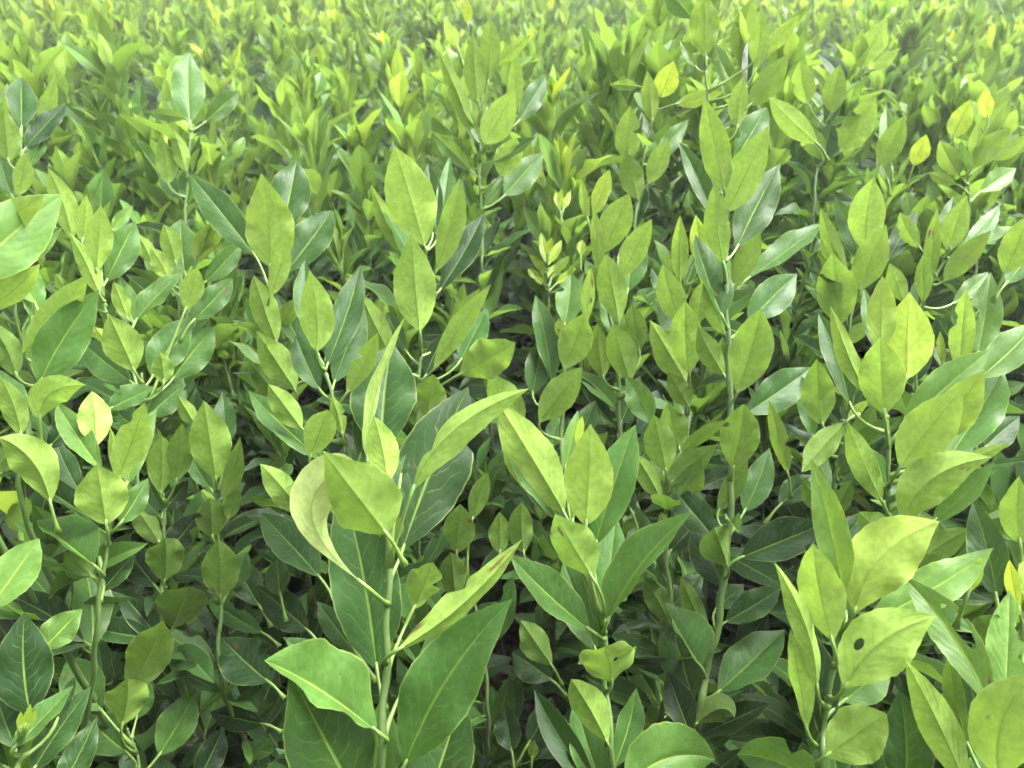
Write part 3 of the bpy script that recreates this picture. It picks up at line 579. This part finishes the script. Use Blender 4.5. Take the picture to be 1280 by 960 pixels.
H_('sapling with one large oval leaf leaning right near the left edge', .56, [(30, 640), (37, 530), (48, 478), (40, 430)], [
 (50, 478, 124, 362, 56, 't', {'a': .34, 'f': .12, 'z': -.02, 't': .1}), (28, 442, 111, 342, 38, 'U', {'a': .46, 'f': .4}), (20, 470, -15, 400, 36, 'u', {}), (30, 520, -5, 460, 34, 'T', {}), (26, 545, 0, 470, 28, 'U', {'z': -.02}), (45, 380, 20, 330, 28, 't', {}),
 (40, 400, 48, 340, 26, 't', {'a': .4}), (60, 560, 95, 520, 30, 'D', {}), (20, 560, -10, 590, 30, 'u', {}),
], low=12)
H_('yellow green sapling with thin crossing stems near the left edge', .66, [(175, 540), (160, 470), (140, 410), (128, 370), (121, 338)], [
 (120, 340, 126, 257, 35, 'Y', {'a': .66, 'z': -.01}), (132, 353, 169, 277, 39, 't', {'a': .36}), (102, 302, 108, 243, 22, 'Y', {'a': .7}), (124, 368, 86, 290, 23, 'U', {'a': .5}), (90, 300, 60, 210, 30, 'U', {'a': .5, 'z': .03}), (138, 290, 166, 257, 16, 't', {'z': .02}),
 (160, 400, 142, 352, 20, 'Y', {}), (168, 405, 150, 345, 24, 't', {'a': .4}), (135, 420, 105, 412, 14, 'Y', {'a': .8}), (140, 440, 118, 408, 14, 'Y', {'a': .8}),
], r=.0022, low=8)
H_('sapling with a rosette of broad shiny leaves below the yellow green one', .62, [(176, 640), (178, 540), (180, 500), (176, 466)], [
 (168, 464, 136, 393, 44, 'U', {'a': .48, 'z': -.01}), (165, 478, 102, 426, 38, 't', {'a': .28}), (190, 472, 238, 395, 44, 't', {'a': .30, 'f': .15}), (215, 475, 269, 408, 44, 't', {'a': .34, 'f': .2, 'z': .02}), (205, 480, 200, 440, 26, 'U', {'z': .0}),
 (168, 402, 228, 340, 24, 't', {'a': .34, 'r': -35, 'f': .5, 'z': .02}), (240, 402, 291, 348, 30, 't', {'a': .30, 'np': 1, 'z': .03}), (231, 388, 246, 334, 28, 'U', {'a': .55, 'z': .02}), (185, 520, 230, 480, 34, 'T', {}), (175, 540, 130, 500, 34, 'T', {}),
], r=.0022, low=12)
H_('bushy sapling with narrow overlapping leaves behind the shiny rosette', .74, [(228, 540), (232, 430), (234, 350)], [
 (232, 343, 226, 274, 38, 't', {'a': .36}), (210, 348, 188, 309, 25, 'Y', {'a': .74}), (255, 354, 301, 304, 27, 't', {'a': .3}), (245, 330, 262, 280, 26, 'U', {'a': .62}), (220, 330, 205, 280, 26, 'U', {}), (250, 315, 280, 270, 22, 'Y', {'a': .7}), (190, 330, 170, 290, 20, 'U', {}),
 (238, 420, 262, 370, 24, 'T', {}),
], r=.002, low=14)
H_('young sapling with a bright two-tone whorl at left centre', .53, [(106, 960, .60), (116, 850, .55), (122, 770), (132, 690), (142, 645), (148, 602)], [
 (120, 558, 115, 489, 38, 'Y', {'a': .58, 'pale': .08, 'z': .01, 't': 0, 'b': .5, 'br': .12}), (128, 588, 71, 503, 34, 't', {'a': .5, 'z': -.005}), (148, 600, 181, 503, 40, 'Y', {'a': .62, 'z': -.014}), (158, 608, 197, 509, 26, 't', {'a': .54, 'z': .0}),
 (133, 656, 121, 580, 60, 'U', {'a': .54, 'z': -.035, 'b': .5, 'f': .2, 't': -.3}), (150, 655, 185, 597, 28, 't', {'a': .42, 'z': -.01}), (63, 629, -1, 547, 52, 'U', {'a': .44, 'z': -.02, 'np': 1, 'c': (50, 565)}),
 (118, 707, 48, 650, 40, 't', {'r': 40, 'f': .8, 'a': .34, 'z': -.015}), (50, 524, 107, 481, 40, 'U', {'a': .55, 'np': 1, 'f': .4, 'c': (50, 480)}), (135, 512, 191, 484, 28, 't', {'a': .32, 'r': -30, 'f': .5, 'np': 1, 'z': .03}),
 (130, 728, 124, 662, 26, 'T', {'a': .3}), (142, 590, 138, 535, 12, 'Y', {'z': .006}), (115, 720, 80, 690, 34, 'u', {'z': .0}), (126, 740, 170, 690, 28, 'T', {}), (100, 615, 70, 550, 26, 'D', {'z': .05}),
], r=.0025, low=12)
H_('sapling with a dull light leaf beside the two-tone whorl', .63, [(206, 800), (206, 690), (204, 615)], [
 (200, 618, 202, 544, 33, 'U', {'a': .38, 'f': .4}), (220, 602, 227, 529, 32, 'u', {'a': .32}), (205, 728, 206, 672, 48, 'u', {'a': .2, 'b': .6, 't': -.5}), (195, 733, 150, 674, 38, 'D', {}), (210, 690, 250, 640, 34, 'D', {}), (200, 680, 165, 630, 28, 'u', {}), (204, 640, 235, 600, 24, 'D', {}),
 (215, 787, 236, 733, 62, 'u', {'a': .12, 't': -.6, 'b': .5}), (195, 570, 180, 525, 26, 'u', {'z': .03, 'np': 1}),
], r=.0024, low=10)
H_('sapling with a clear oval leaf on a thin stem in the dark gap', .63, [(278, 860), (276, 740), (273, 650), (270, 598)], [
 (270, 600, 255, 501, 49, 'U', {'a': .46, 'f': .2, 'z': -.014}), (281, 565, 278, 489, 27, 'T', {}), (280, 628, 300, 546, 23, 'U', {'a': .4}), (246, 533, 222, 494, 21, 'U', {}), (265, 613, 233, 560, 27, 'T', {}), (265, 673, 262, 622, 38, 'u', {'a': .25, 'b': .6, 'f': .5}),
 (275, 748, 272, 673, 45, 'U', {'a': .34, 'b': .4}), (285, 650, 295, 610, 22, 'u', {}), (268, 640, 252, 612, 14, 'Y', {'a': .6}), (285, 740, 310, 690, 34, 'T', {}), (325, 758, 294, 697, 38, 'T', {'a': .1, 'np': 1}), (286, 802, 238, 727, 30, 'D', {'z': .03}), (330, 792, 259, 749, 26, 'T', {'np': 1, 'z': .02}),
], r=.0022, low=12)
H_('sapling with tiny yellow buds among dark leaves in the lower left corner', .43, [(20, 1020), (22, 950), (30, 905)], [
 (38, 893, 31, 765, 64, 'T', {'a': .06, 'f': .14, 't': .1, 'r': 0}), (54, 812, 103, 761, 40, 't', {'a': .55, 'z': .03, 'np': 1}), (20, 935, -12, 838, 44, 'D', {'a': .1}), (14, 938, 92, 857, 26, 't', {'a': .3, 'r': -40, 'f': .4, 'z': -.01}), (40, 965, 114, 858, 40, 'D', {'a': .1, 'r': -20}), (74, 990, 121, 897, 36, 'D', {'a': .1}),
 (24, 915, 26, 889, 8, 'G', {'z': -.012}), (30, 910, 38, 880, 8, 'G', {'z': -.013}), (33, 912, 46, 887, 9, 'G', {'z': -.012}),
 (-16, 765, 49, 673, 50, 't', {'a': .58, 'z': .02, 'np': 1}), (10, 960, -30, 930, 40, 'D', {}), (70, 905, 95, 845, 18, 'D', {'z': .02}),
], r=.0026, low=6)
H_('low sapling with rounded fresh leaves over the bare soil', .60, [(178, 1010), (172, 950), (160, 910)], [
 (160, 862, 203, 776, 54, 'u', {'a': .42, 'z': -.01, 'f': .15, 'np': 1}), (152, 907, 160, 848, 52, 'U', {'a': .42, 'z': -.03, 'b': .4}), (127, 888, 84, 823, 50, 't', {'a': .32, 'z': .0}), (160, 942, 104, 893, 48, 't', {'a': .30, 'z': .01}), (198, 945, 243, 866, 48, 't', {'a': .38, 'b': .3}),
 (245, 980, 279, 909, 34, 'D', {}), (336, 852, 277, 797, 56, 'D', {'np': 1}), (385, 788, 320, 732, 42, 'D', {'np': 1, 'a': .08}), (351, 745, 348, 697, 30, 'T', {'np': 1}), (200, 990, 205, 948, 34, 'T', {}), (170, 900, 188, 850, 30, 't', {'a': .3, 'z': .01}), (330, 905, 262, 890, 30, 'D', {'np': 1, 'z': .04}),
], r=.0018, low=4)
H_('shaded sapling with rounded leaf tips between the two front stems', .66, [(610, 900), (600, 780), (575, 700)], [
 (570, 692, 575, 630, 38, 'u', {'a': .38}), (570, 748, 564, 690, 36, 'u', {'a': .2}), (655, 692, 652, 627, 34, 'u', {'a': .32, 'np': 1}), (625, 692, 624, 640, 28, 'u', {'a': .3, 'np': 1}), (690, 832, 651, 776, 38, 'u', {'a': .15, 'np': 1}), (690, 850, 640, 815, 46, 'D', {'np': 1}),
 (600, 730, 640, 680, 30, 'D', {}), (600, 790, 560, 740, 34, 'D', {}), (640, 940, 630, 880, 34, 'D', {'np': 1}), (660, 930, 690, 870, 30, 'D', {'np': 1}), (665, 950, 668, 925, 14, 'U', {'a': .5, 'np': 1}), (590, 650, 610, 590, 24, 'u', {}),
], r=.0022, low=14)
H_('sapling with upright light leaves and a scorched tip on the right side', .74, [(1062, 520), (1062, 420), (1070, 360), (1080, 312)], [
 (1082, 314, 1092, 221, 45, 'U', {'a': .52}), (1075, 364, 1108, 281, 38, 'U', {'a': .52, 'z': -.014}), (1048, 408, 1040, 317, 46, 'U', {'a': .46, 'z': -.014}), (1075, 328, 1042, 244, 26, 'T', {'a': .2}), (1060, 340, 1026, 259, 21, 'U', {'a': .5}), (1040, 330, 1026, 295, 12, 'G', {'br': .4}),
 (1108, 328, 1146, 264, 24, 'D', {'a': .1}), (935, 348, 1028, 279, 27, 't', {'a': .32, 'np': 1, 'r': -30, 'f': .5}), (1070, 440, 1030, 420, 24, 'U', {}), (1060, 430, 1090, 400, 20, 'U', {}),
], r=.0024, low=12)
H_('slanting sapling with long narrow leaves near the right edge', .76, [(1140, 520), (1145, 400), (1165, 355), (1190, 305)], [
 (1180, 352, 1239, 288, 28, 'U', {'a': .5}), (1155, 378, 1155, 316, 19, 'U', {'a': .46}), (1187, 313, 1209, 244, 30, 'Y', {'a': .62}), (1130, 378, 1112, 329, 25, 'U', {'a': .5}), (1180, 300, 1192, 245, 20, 'T', {'a': .25}), (1200, 320, 1250, 255, 22, 't', {'a': .35}), (1165, 350, 1172, 260, 18, 'U', {'a': .55}), (1150, 310, 1125, 265, 22, 'U', {'a': .52}),
 (1190, 380, 1235, 340, 22, 't', {'a': .4}),
], r=.0022, low=12)
H_('sapling with a split bitten leaf standing above the backlit sapling', .62, [(1215, 640), (1216, 520), (1215, 460)], [
 (1200, 465, 1208, 359, 29, 'Y', {'a': .70, 'f': .3, 'bi': ((1, .62, .10, .5),)}), (1222, 444, 1238, 340, 38, 't', {'a': .58, 'f': .15, 'bi': ((-1, .45, .12, .7),)}), (1180, 458, 1175, 414, 10, 'Y', {'np': 1, 'a': .85}), (1257, 355, 1292, 308, 34, 'T', {'np': 1, 'a': .3}), (1255, 343, 1286, 268, 36, 'Y', {'np': 1, 'a': .6}),
 (1230, 560, 1275, 520, 34, 'D', {}), (1200, 590, 1240, 640, 30, 'D', {'np': 1}), (1190, 560, 1170, 510, 26, 'T', {}), (1195, 440, 1170, 395, 26, 'D', {}),
], r=.0022, low=14)
H_('sapling with three flat spread leaves on a thin tall stem, upper left', .88, [(226, 430), (230, 300), (234, 220), (238, 152)], [
 (238, 153, 237, 65, 40, 't', {'a': .38, 'f': .1}), (233, 148, 187, 140, 16, 't', {'a': .5}), (255, 154, 299, 114, 25, 't', {'a': .36}), (242, 170, 262, 152, 16, 'D', {}), (232, 215, 215, 160, 22, 'U', {}), (240, 215, 258, 182, 18, 'Y', {}), (228, 250, 200, 215, 22, 'T', {}), (208, 130, 207, 98, 12, 'Y', {'np': 1, 'z': .05}),
 (210, 230, 200, 170, 24, 'U', {}),
], r=.0022, low=14, group='saplings standing further back')
H_('bluish grey leaved sapling at the upper left edge', .82, [(25, 420), (24, 300), (26, 160)], [
 (27, 160, 27, 96, 35, 'T', {'a': .06}), (30, 187, 83, 130, 23, 'D', {'a': .0, 'r': -25}), (10, 202, 4, 133, 32, 'u', {'a': .4}), (22, 245, 32, 190, 22, 'U', {'a': .5}), (35, 210, 58, 165, 18, 'T', {}), (15, 245, 0, 195, 24, 'T', {}), (48, 165, 70, 92, 18, 'U', {'z': .05}),
], r=.0022, low=12, group='saplings standing further back')
H_('tall pale shoot with lance leaves rising at the upper centre', .86, [(606, 420), (602, 300), (600, 230), (600, 130)], [
 (597, 128, 590, 38, 27, 'Y', {'a': .56}), (610, 103, 612, 20, 27, 'Y', {'a': .62}), (617, 82, 664, 43, 19, 'Y', {'a': .68}), (605, 180, 644, 111, 40, 'U', {'a': .6, 'z': -.02}), (590, 168, 548, 63, 24, 'U', {'a': .56}), (648, 152, 682, 95, 26, 'T', {}), (590, 215, 540, 165, 22, 't', {'a': .55}), (625, 220, 645, 170, 34, 'U', {'a': .58}), (630, 245, 680, 190, 34, 'T', {'a': .3}),
 (572, 60, 555, 25, 16, 'Y', {'np': 1, 'a': .8}), (585, 30, 583, -2, 12, 'G', {'np': 1, 'z': .08}), (640, 150, 645, 60, 20, 'Y', {'z': .02, 'a': .6}), (605, 260, 640, 215, 24, 't', {}),
], r=.0022, low=14, group='saplings standing further back')
H_('sapling with a single bright lime leaf at its top, upper right of centre', .84, [(790, 330), (800, 220), (815, 150), (826, 118)], [
 (825, 122, 842, 76, 30, 'G', {'a': .9}), (815, 152, 809, 88, 22, 'Y', {'a': .76}), (800, 108, 762, 106, 13, 't', {'a': .6}), (845, 130, 905, 115, 18, 'Y', {'a': .78}), (785, 205, 788, 132, 32, 'U', {'a': .55}), (798, 250, 782, 190, 30, 'U', {'a': .5}), (810, 230, 835, 175, 26, 'U', {}), (820, 200, 860, 150, 24, 't', {'a': .4}),
], r=.0022, low=14, group='saplings standing further back')
H_('sapling cut by the top edge with a hanging dark leaf', .74, [(905, 330), (888, 190), (882, 70)], [
 (881, 72, 880, -8, 40, 'U', {'a': .5}), (866, 24, 830, -18, 30, 't', {'a': .3, 'np': 1}), (945, 88, 951, 14, 25, 'Y', {'a': .56}), (937, 132, 986, 67, 32, 'U', {'a': .5}), (934, 108, 936, 48, 14, 'D', {}), (952, 70, 1000, 18, 20, 'Y', {'a': .7}), (1022, 180, 961, 121, 30, 'U', {'a': .5, 'np': 1}),
 (870, 85, 850, 50, 16, 't', {}), (922, 160, 930, 95, 26, 'U', {'a': .55}),
], r=.0022, low=12, group='saplings standing further back')
H_('slanting twig with pale tip leaves at the upper right', .92, [(1010, 330), (1022, 200), (1040, 140), (1090, 84)], [
 (1076, 88, 1109, 21, 30, 'Y', {'a': .72}), (1080, 84, 1076, 36, 16, 'Y', {'a': .66}), (1090, 88, 1125, 60, 16, 'Y', {'a': .6}), (1040, 142, 1050, 80, 30, 'U', {'a': .52}), (1010, 130, 1000, 75, 28, 'U', {'a': .55}), (1050, 190, 1095, 120, 38, 'U', {'a': .55}), (1030, 200, 1000, 150, 26, 'U', {}), (1100, 210, 1130, 145, 32, 'U', {'a': .5, 'np': 1}), (1115, 210, 1108, 130, 22, 't', {'np': 1}),
], r=.0022, low=14, group='saplings standing further back')
H_('sapling with strong yellow leaves at its top by the right edge', .90, [(1215, 380), (1212, 260), (1205, 180)], [
 (1190, 172, 1213, 124, 28, 'G', {}), (1235, 148, 1232, 111, 17, 'G', {}), (1142, 207, 1158, 168, 24, 'G', {'np': 1, 'a': .92}), (1200, 220, 1175, 175, 24, 'Y', {'a': .8}), (1215, 210, 1262, 160, 28, 'Y', {'a': .62}), (1225, 240, 1270, 210, 26, 't', {'a': .5}), (1195, 230, 1160, 215, 14, 'Y', {'a': .8}), (1220, 200, 1225, 150, 18, 'Y', {}), (1240, 200, 1285, 170, 22, 'Y', {}),
 (1110, 225, 1098, 190, 16, 't', {'np': 1}),
], r=.0022, low=14, group='saplings standing further back')
H_('small sapling flushing bright lime leaflets in the dark middle gap', .95, [(690, 480), (686, 380), (684, 325)], [
 (684, 330, 676, 290, 11, 'g', {}), (686, 330, 702, 300, 12, 'g', {}), (682, 340, 662, 318, 11, 'g', {}), (690, 342, 712, 320, 12, 'Y', {}), (684, 320, 690, 296, 9, 'G', {}), (695, 355, 720, 335, 10, 'g', {}), (675, 350, 660, 335, 11, 'g', {}), (688, 352, 694, 330, 12, 'g', {}), (700, 262, 695, 240, 10, 'g', {'np': 1, 'z': .05}), (704, 262, 714, 238, 9, 'g', {'np': 1, 'z': .05}), (698, 258, 702, 236, 9, 'G', {'np': 1, 'z': .05}), (726, 320, 728, 300, 12, 'g', {'np': 1}),
 (680, 356, 668, 345, 9, 'g', {}), (710, 350, 716, 330, 9, 'Y', {}),
], r=.0016, low=14, group='saplings standing further back')
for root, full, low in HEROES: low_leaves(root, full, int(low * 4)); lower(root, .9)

# ------------------------------------------------------------------ the field behind: every sapling on its own
def sapling(x, y, h, shoots, near, youth_and_light, label, group, zmin, big=1.0, b_=0):
    g = Vector((x, y, 0)); root = thing(g, label, group)
    lean = Vector((rng.uniform(-.05, .05), rng.uniform(-.05, .05), 0))
    def line(a, b, bow, n=6): return [a.lerp(b, i / n) + bow * math.sin(math.pi * i / n) for i in range(n + 1)]
    topp = Vector((x, y, h)) + lean
    main = line(g - Vector((0, 0, .01)), topp, Vector((rng.uniform(-.02, .02), rng.uniform(-.02, .02), 0)))
    lines = [(main, h)]
    for s in range(shoots - 1):
        k = rng.choice((2, 3, 3, 4)); a = main[k]; az = rng.uniform(0, 6.28); r = rng.uniform(.04, .13); hz = h * rng.uniform(.84, 1.02)
        ln = line(a, Vector((a.x + math.cos(az) * r, a.y + math.sin(az) * r, hz)), Vector((math.cos(az), math.sin(az), 0)) * .025)
        lines.append((ln, hz))
    for ln, hz in lines:
        k = 0; az0 = rng.uniform(0, 6.28); q = 0.0; y0 = youth_and_light + rng.uniform(-.10, .10); n = 0; zt = 0.0
        while True:
            z = hz - q
            if z < zmin or n > 50: break
            for a, b in zip(ln[:-1], ln[1:]):
                if a.z <= z <= b.z: p = a.lerp(b, (z - a.z) / max(b.z - a.z, 1e-6)); break
            else: break
            f = min(1, q / .28)
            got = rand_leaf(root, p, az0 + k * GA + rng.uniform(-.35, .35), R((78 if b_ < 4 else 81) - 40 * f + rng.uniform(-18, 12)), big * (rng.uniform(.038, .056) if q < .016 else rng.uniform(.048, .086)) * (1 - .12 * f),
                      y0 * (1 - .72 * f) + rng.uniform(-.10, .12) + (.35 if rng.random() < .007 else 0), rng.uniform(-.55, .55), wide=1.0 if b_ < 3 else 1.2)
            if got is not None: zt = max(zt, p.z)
            k += 1; n += 1; q += rng.uniform(.005, .0125) * (1 + .6 * f)
        # the wood reaches as far as its topmost leaf
        cut = [p for p in ln if p.z < zt]
        for a, b in zip(ln[:-1], ln[1:]):
            if a.z < zt <= b.z: cut.append(a.lerp(b, (zt - a.z) / max(b.z - a.z, 1e-6)))
        if ln is main and len(cut) < 2: cut = main[:3]
        if len(cut) > 1:
            m = len(cut) - 1; r0, r1 = (.0032, .0012) if ln is main else (.0022, .0010)
            V, F = tube([p - g for p in cut], [r0 + (r1 - r0) * i / m for i in range(m + 1)], 5); nm = 'stem' if ln is main else 'branch'; child(nm, mesh(nm, V, F, STEM), root)
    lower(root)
    return root
sr = random.Random(5); spots = [(h[0].location.x, h[0].location.y) for h in HEROES]; cand = []
tries = 0
def gap(y): return .115 if y < 1.2 else .138
while tries < 30000:
    tries += 1; y = .20 + 3.2 * sr.random() ** 0.78
    dep = y * math.cos(PITCH) + .28 * math.sin(PITCH); half = .70 * dep + .12
    x = sr.uniform(-half, half)
    if any((x - a) ** 2 + (y - b) ** 2 < gap(y) ** 2 for a, b in spots): continue
    spots.append((x, y)); cand.append((y, x))
cand.sort(); cand = cand[:300 - len(HEROES)]
def nth(i):
    if i < 20: return ORD[i]
    a, b = divmod(i + 1, 10); return ('twenty', 'thirty', 'forty', 'fifty')[a - 2] + '-' + ORD[b - 1] if b else ('', '', 'twentieth', 'thirtieth', 'fortieth', 'fiftieth')[a]
ORD = 'first second third fourth fifth sixth seventh eighth ninth tenth eleventh twelfth thirteenth fourteenth fifteenth sixteenth seventeenth eighteenth nineteenth twentieth'.split()
bands = {}
for y, x in cand:
    b = 0 if y < .62 else 1 if y < .85 else 2 if y < 1.08 else 3 if y < 1.3 else 4 if y < 1.75 else 5 if y < 2.3 else 6
    bands.setdefault(b, []).append((x, y))
NEAR = ['sapling in the shade under the front plants', 'leafy sapling in the first row behind the front plants', 'leafy sapling in the second row behind the front plants', 'leafy sapling in the third row behind the front plants']
FARW = ['slightly blurred sapling in the upper middle field', 'blurred pale sapling in the far field', 'hazy pale sapling in the farthest rows along the top']
SIDE = ['towards the left edge', 'left of centre', 'at the centre', 'right of centre', 'towards the right edge']
for b in sorted(bands):
    L = sorted(bands[b])
    for i, (x, y) in enumerate(L):
        dep = y * math.cos(PITCH) + .28 * math.sin(PITCH)
        if b < 4:
            lab = NEAR[b] + ', ' + ((nth(i) + ' from the left') if i < (len(L) + 1) // 2 else (nth(len(L) - 1 - i) + ' from the right')); grp = 'saplings filling the middle of the field'
        else:
            k = min(4, max(0, int((x / (.70 * dep) + 1) / 2 * 5))); lab = FARW[b - 4] + ' ' + SIDE[k]; grp = lab.split(' sapling')[0] + ' saplings ' + SIDE[k]
        hump = .035 * math.sin(x * 2.1 + 1) * math.sin(y * 1.7)
        if b == 0: h = rng.uniform(.34, .48) if y > .33 else rng.uniform(.26, .36)
        elif b == 1: h = rng.uniform(.44, .60)
        elif b == 2: h = rng.uniform(.54, .70)
        else: h = rng.uniform(.60, .745) + hump + (rng.uniform(.04, .09) if rng.random() < .25 else 0)
        base = (.08, .19, .40, .54, .60, .66, .70)[b]; youth_and_light = min(.82, max(.04, rng.gauss(base, .09)))  # youth plus painted light: low bands darkened as canopy shade, far bands paled
        sapling(x, y, h, rng.choice((5, 6, 6, 7)) if b < 4 else rng.choice((4, 5, 5)), b < 4, youth_and_light, lab, grp, .16 if b < 2 else .24 if b < 4 else h - .30, 1.0 if b < 3 else 1.12 if b < 5 else 1.02, b)

# ------------------------------------------------------------------ the rest of the nursery: one mass of leafy tops, too many to count
def mass():
    r = np.random.RandomState(8); pos = []
    def tops(n, xf, y0, y1):
        y = y0 + (y1 - y0) * r.rand(n); dep = y * math.cos(PITCH) + .15; x = xf(y, dep, n); return np.stack([x, y], 1)
    ymax = cand[-1][0]
    P = [tops(1500, lambda y, d, n: r.uniform(-1, 1, n) * (.74 * d + .9), ymax + .04, 8.0)]
    e = tops(230, lambda y, d, n: np.sign(r.uniform(-1, 1, n)) * (.70 * d + .10 + r.rand(n) * .8), .12, ymax + .05); P.append(e)
    q = np.stack([r.uniform(-1.6, 1.6, 330), r.uniform(-1.7, .10, 330)], 1); P.append(q)      # the field goes on, taller, behind and beside the photographer
    P = np.concatenate(P)
    B, D, U_, L, T = [], [], [], [], []
    for x, y in P:
        h = r.uniform(.56, .72) + .035 * math.sin(x * 2.1 + 1) * math.sin(y * 1.7) + max(0, (y - 3)) * .012 + (.2 if y < -.12 else 0); yo = min(.85, max(.3, r.normal(.70, .10))); az0 = r.rand() * 6.28  # unseen tops behind the camera made taller to block rear sky light
        nl, dz_ = (60, .56) if y < .6 else (51, .24); offs = [(0, 0, 0), (r.uniform(-.1, .1), r.uniform(-.1, .1), -r.rand() * .08), (r.uniform(-.1, .1), r.uniform(-.1, .1), -r.rand() * .08)]
        for k in range(nl):
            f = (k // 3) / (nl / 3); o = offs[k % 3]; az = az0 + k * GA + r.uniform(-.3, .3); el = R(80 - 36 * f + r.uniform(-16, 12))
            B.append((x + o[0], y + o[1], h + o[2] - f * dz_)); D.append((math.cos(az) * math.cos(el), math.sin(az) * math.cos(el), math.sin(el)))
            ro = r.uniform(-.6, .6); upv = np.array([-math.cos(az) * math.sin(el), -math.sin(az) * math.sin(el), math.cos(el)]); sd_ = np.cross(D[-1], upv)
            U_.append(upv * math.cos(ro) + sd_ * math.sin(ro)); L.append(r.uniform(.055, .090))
            T.append((min(1, max(0, yo * (1 - .7 * f) + r.uniform(-.1, .12) + (.3 if r.rand() < .007 else 0))), r.rand(), 0, 1))  # young leaves, paled further to paint in the brightness of the far rows
    B, D, U_, L, T = map(np.array, (B, D, U_, L, T)); Sx = np.cross(D, U_)
    prof = [(0, 0), (.2, .62), (.45, 1), (.72, .78), (1, .02)]; us = (-1, 0, 1); nv, nu = len(prof), 3; n = len(B)
    V = np.zeros((n, nv, nu, 3)); UV = np.zeros((n, nv, nu, 2)); bend = r.uniform(-.05, .18, n)[:, None]; hw = (r.uniform(.22, .29, n) * L)[:, None]; fo = r.uniform(.05, .6, n)[:, None]
    for i, (v, w) in enumerate(prof):
        for j, u in enumerate(us):
            V[:, i, j] = B + D * (L[:, None] * (.13 + v)) - U_ * (L[:, None] * bend * v * v) + Sx * (u * w * hw * np.cos(fo)) + U_ * (abs(u) * w * hw * np.sin(fo)); UV[:, i, j] = ((u + 1) / 2, v)
    idx = np.arange(n * nv * nu).reshape(n, nv, nu)
    Q = np.stack([idx[:, :-1, :-1], idx[:, :-1, 1:], idx[:, 1:, 1:], idx[:, 1:, :-1]], -1).reshape(-1, 4)
    me = bpy.data.meshes.new('sapling_mass'); V = V.reshape(-1, 3)
    me.vertices.add(len(V)); me.vertices.foreach_set('co', V.ravel()); me.loops.add(Q.size); me.loops.foreach_set('vertex_index', Q.ravel().astype(np.int32))
    me.polygons.add(len(Q)); me.polygons.foreach_set('loop_start', np.arange(0, Q.size, 4, dtype=np.int32)); me.update(calc_edges=True)
    ca = me.color_attributes.new('tint', 'FLOAT_COLOR', 'POINT'); ca.data.foreach_set('color', np.repeat(T, nv * nu, 0).astype(np.float32).ravel())
    uvl = me.uv_layers.new(name='uv'); uvl.data.foreach_set('uv', UV.reshape(-1, 2)[Q.ravel()].astype(np.float32).ravel())
    me.materials.append(FARLEAF); me.shade_smooth(); me.validate()
    o = bpy.data.objects.new('distant_foliage', me); COL.objects.link(o); o['kind'] = 'stuff'; o['label'] = 'unbroken pale green mass of sapling tops beyond the far rows, with unseen tops behind raised to block sky'; o['category'] = 'foliage'
mass()
# added volume imitating lens glare: far rows wash out
def haze():
    V = [(x, y, z) for x in (-7, 7) for y in (-3.5, 9) for z in (-1, 1.25)]
    F = [(0, 1, 3, 2), (4, 6, 7, 5), (0, 4, 5, 1), (2, 3, 7, 6), (0, 2, 6, 4), (1, 5, 7, 3)]
    m = bpy.data.materials.new('glare_air'); m.use_nodes = True; nt = m.node_tree; nt.nodes.clear()
    v = N(nt, 'ShaderNodeVolumePrincipled'); v.inputs['Color'].default_value = (.93, .96, .95, 1); v.inputs['Density'].default_value = 0.0135; v.inputs['Anisotropy'].default_value = 0.2
    o = N(nt, 'ShaderNodeOutputMaterial'); nt.links.new(v.outputs[0], o.inputs['Volume']); m.cycles.homogeneous_volume = True
    b = bpy.data.objects.new('haze', mesh('haze', V, F, m, smooth_=False)); COL.objects.link(b); b['kind'] = 'stuff'; b['label'] = 'added thin veil imitating lens glare over the far rows'
haze()
print('saplings', len(HEROES) + len(cand), 'objects', len(bpy.data.objects), 'band sizes', {b: len(v) for b, v in bands.items()}, 'ymax', cand[-1][0])
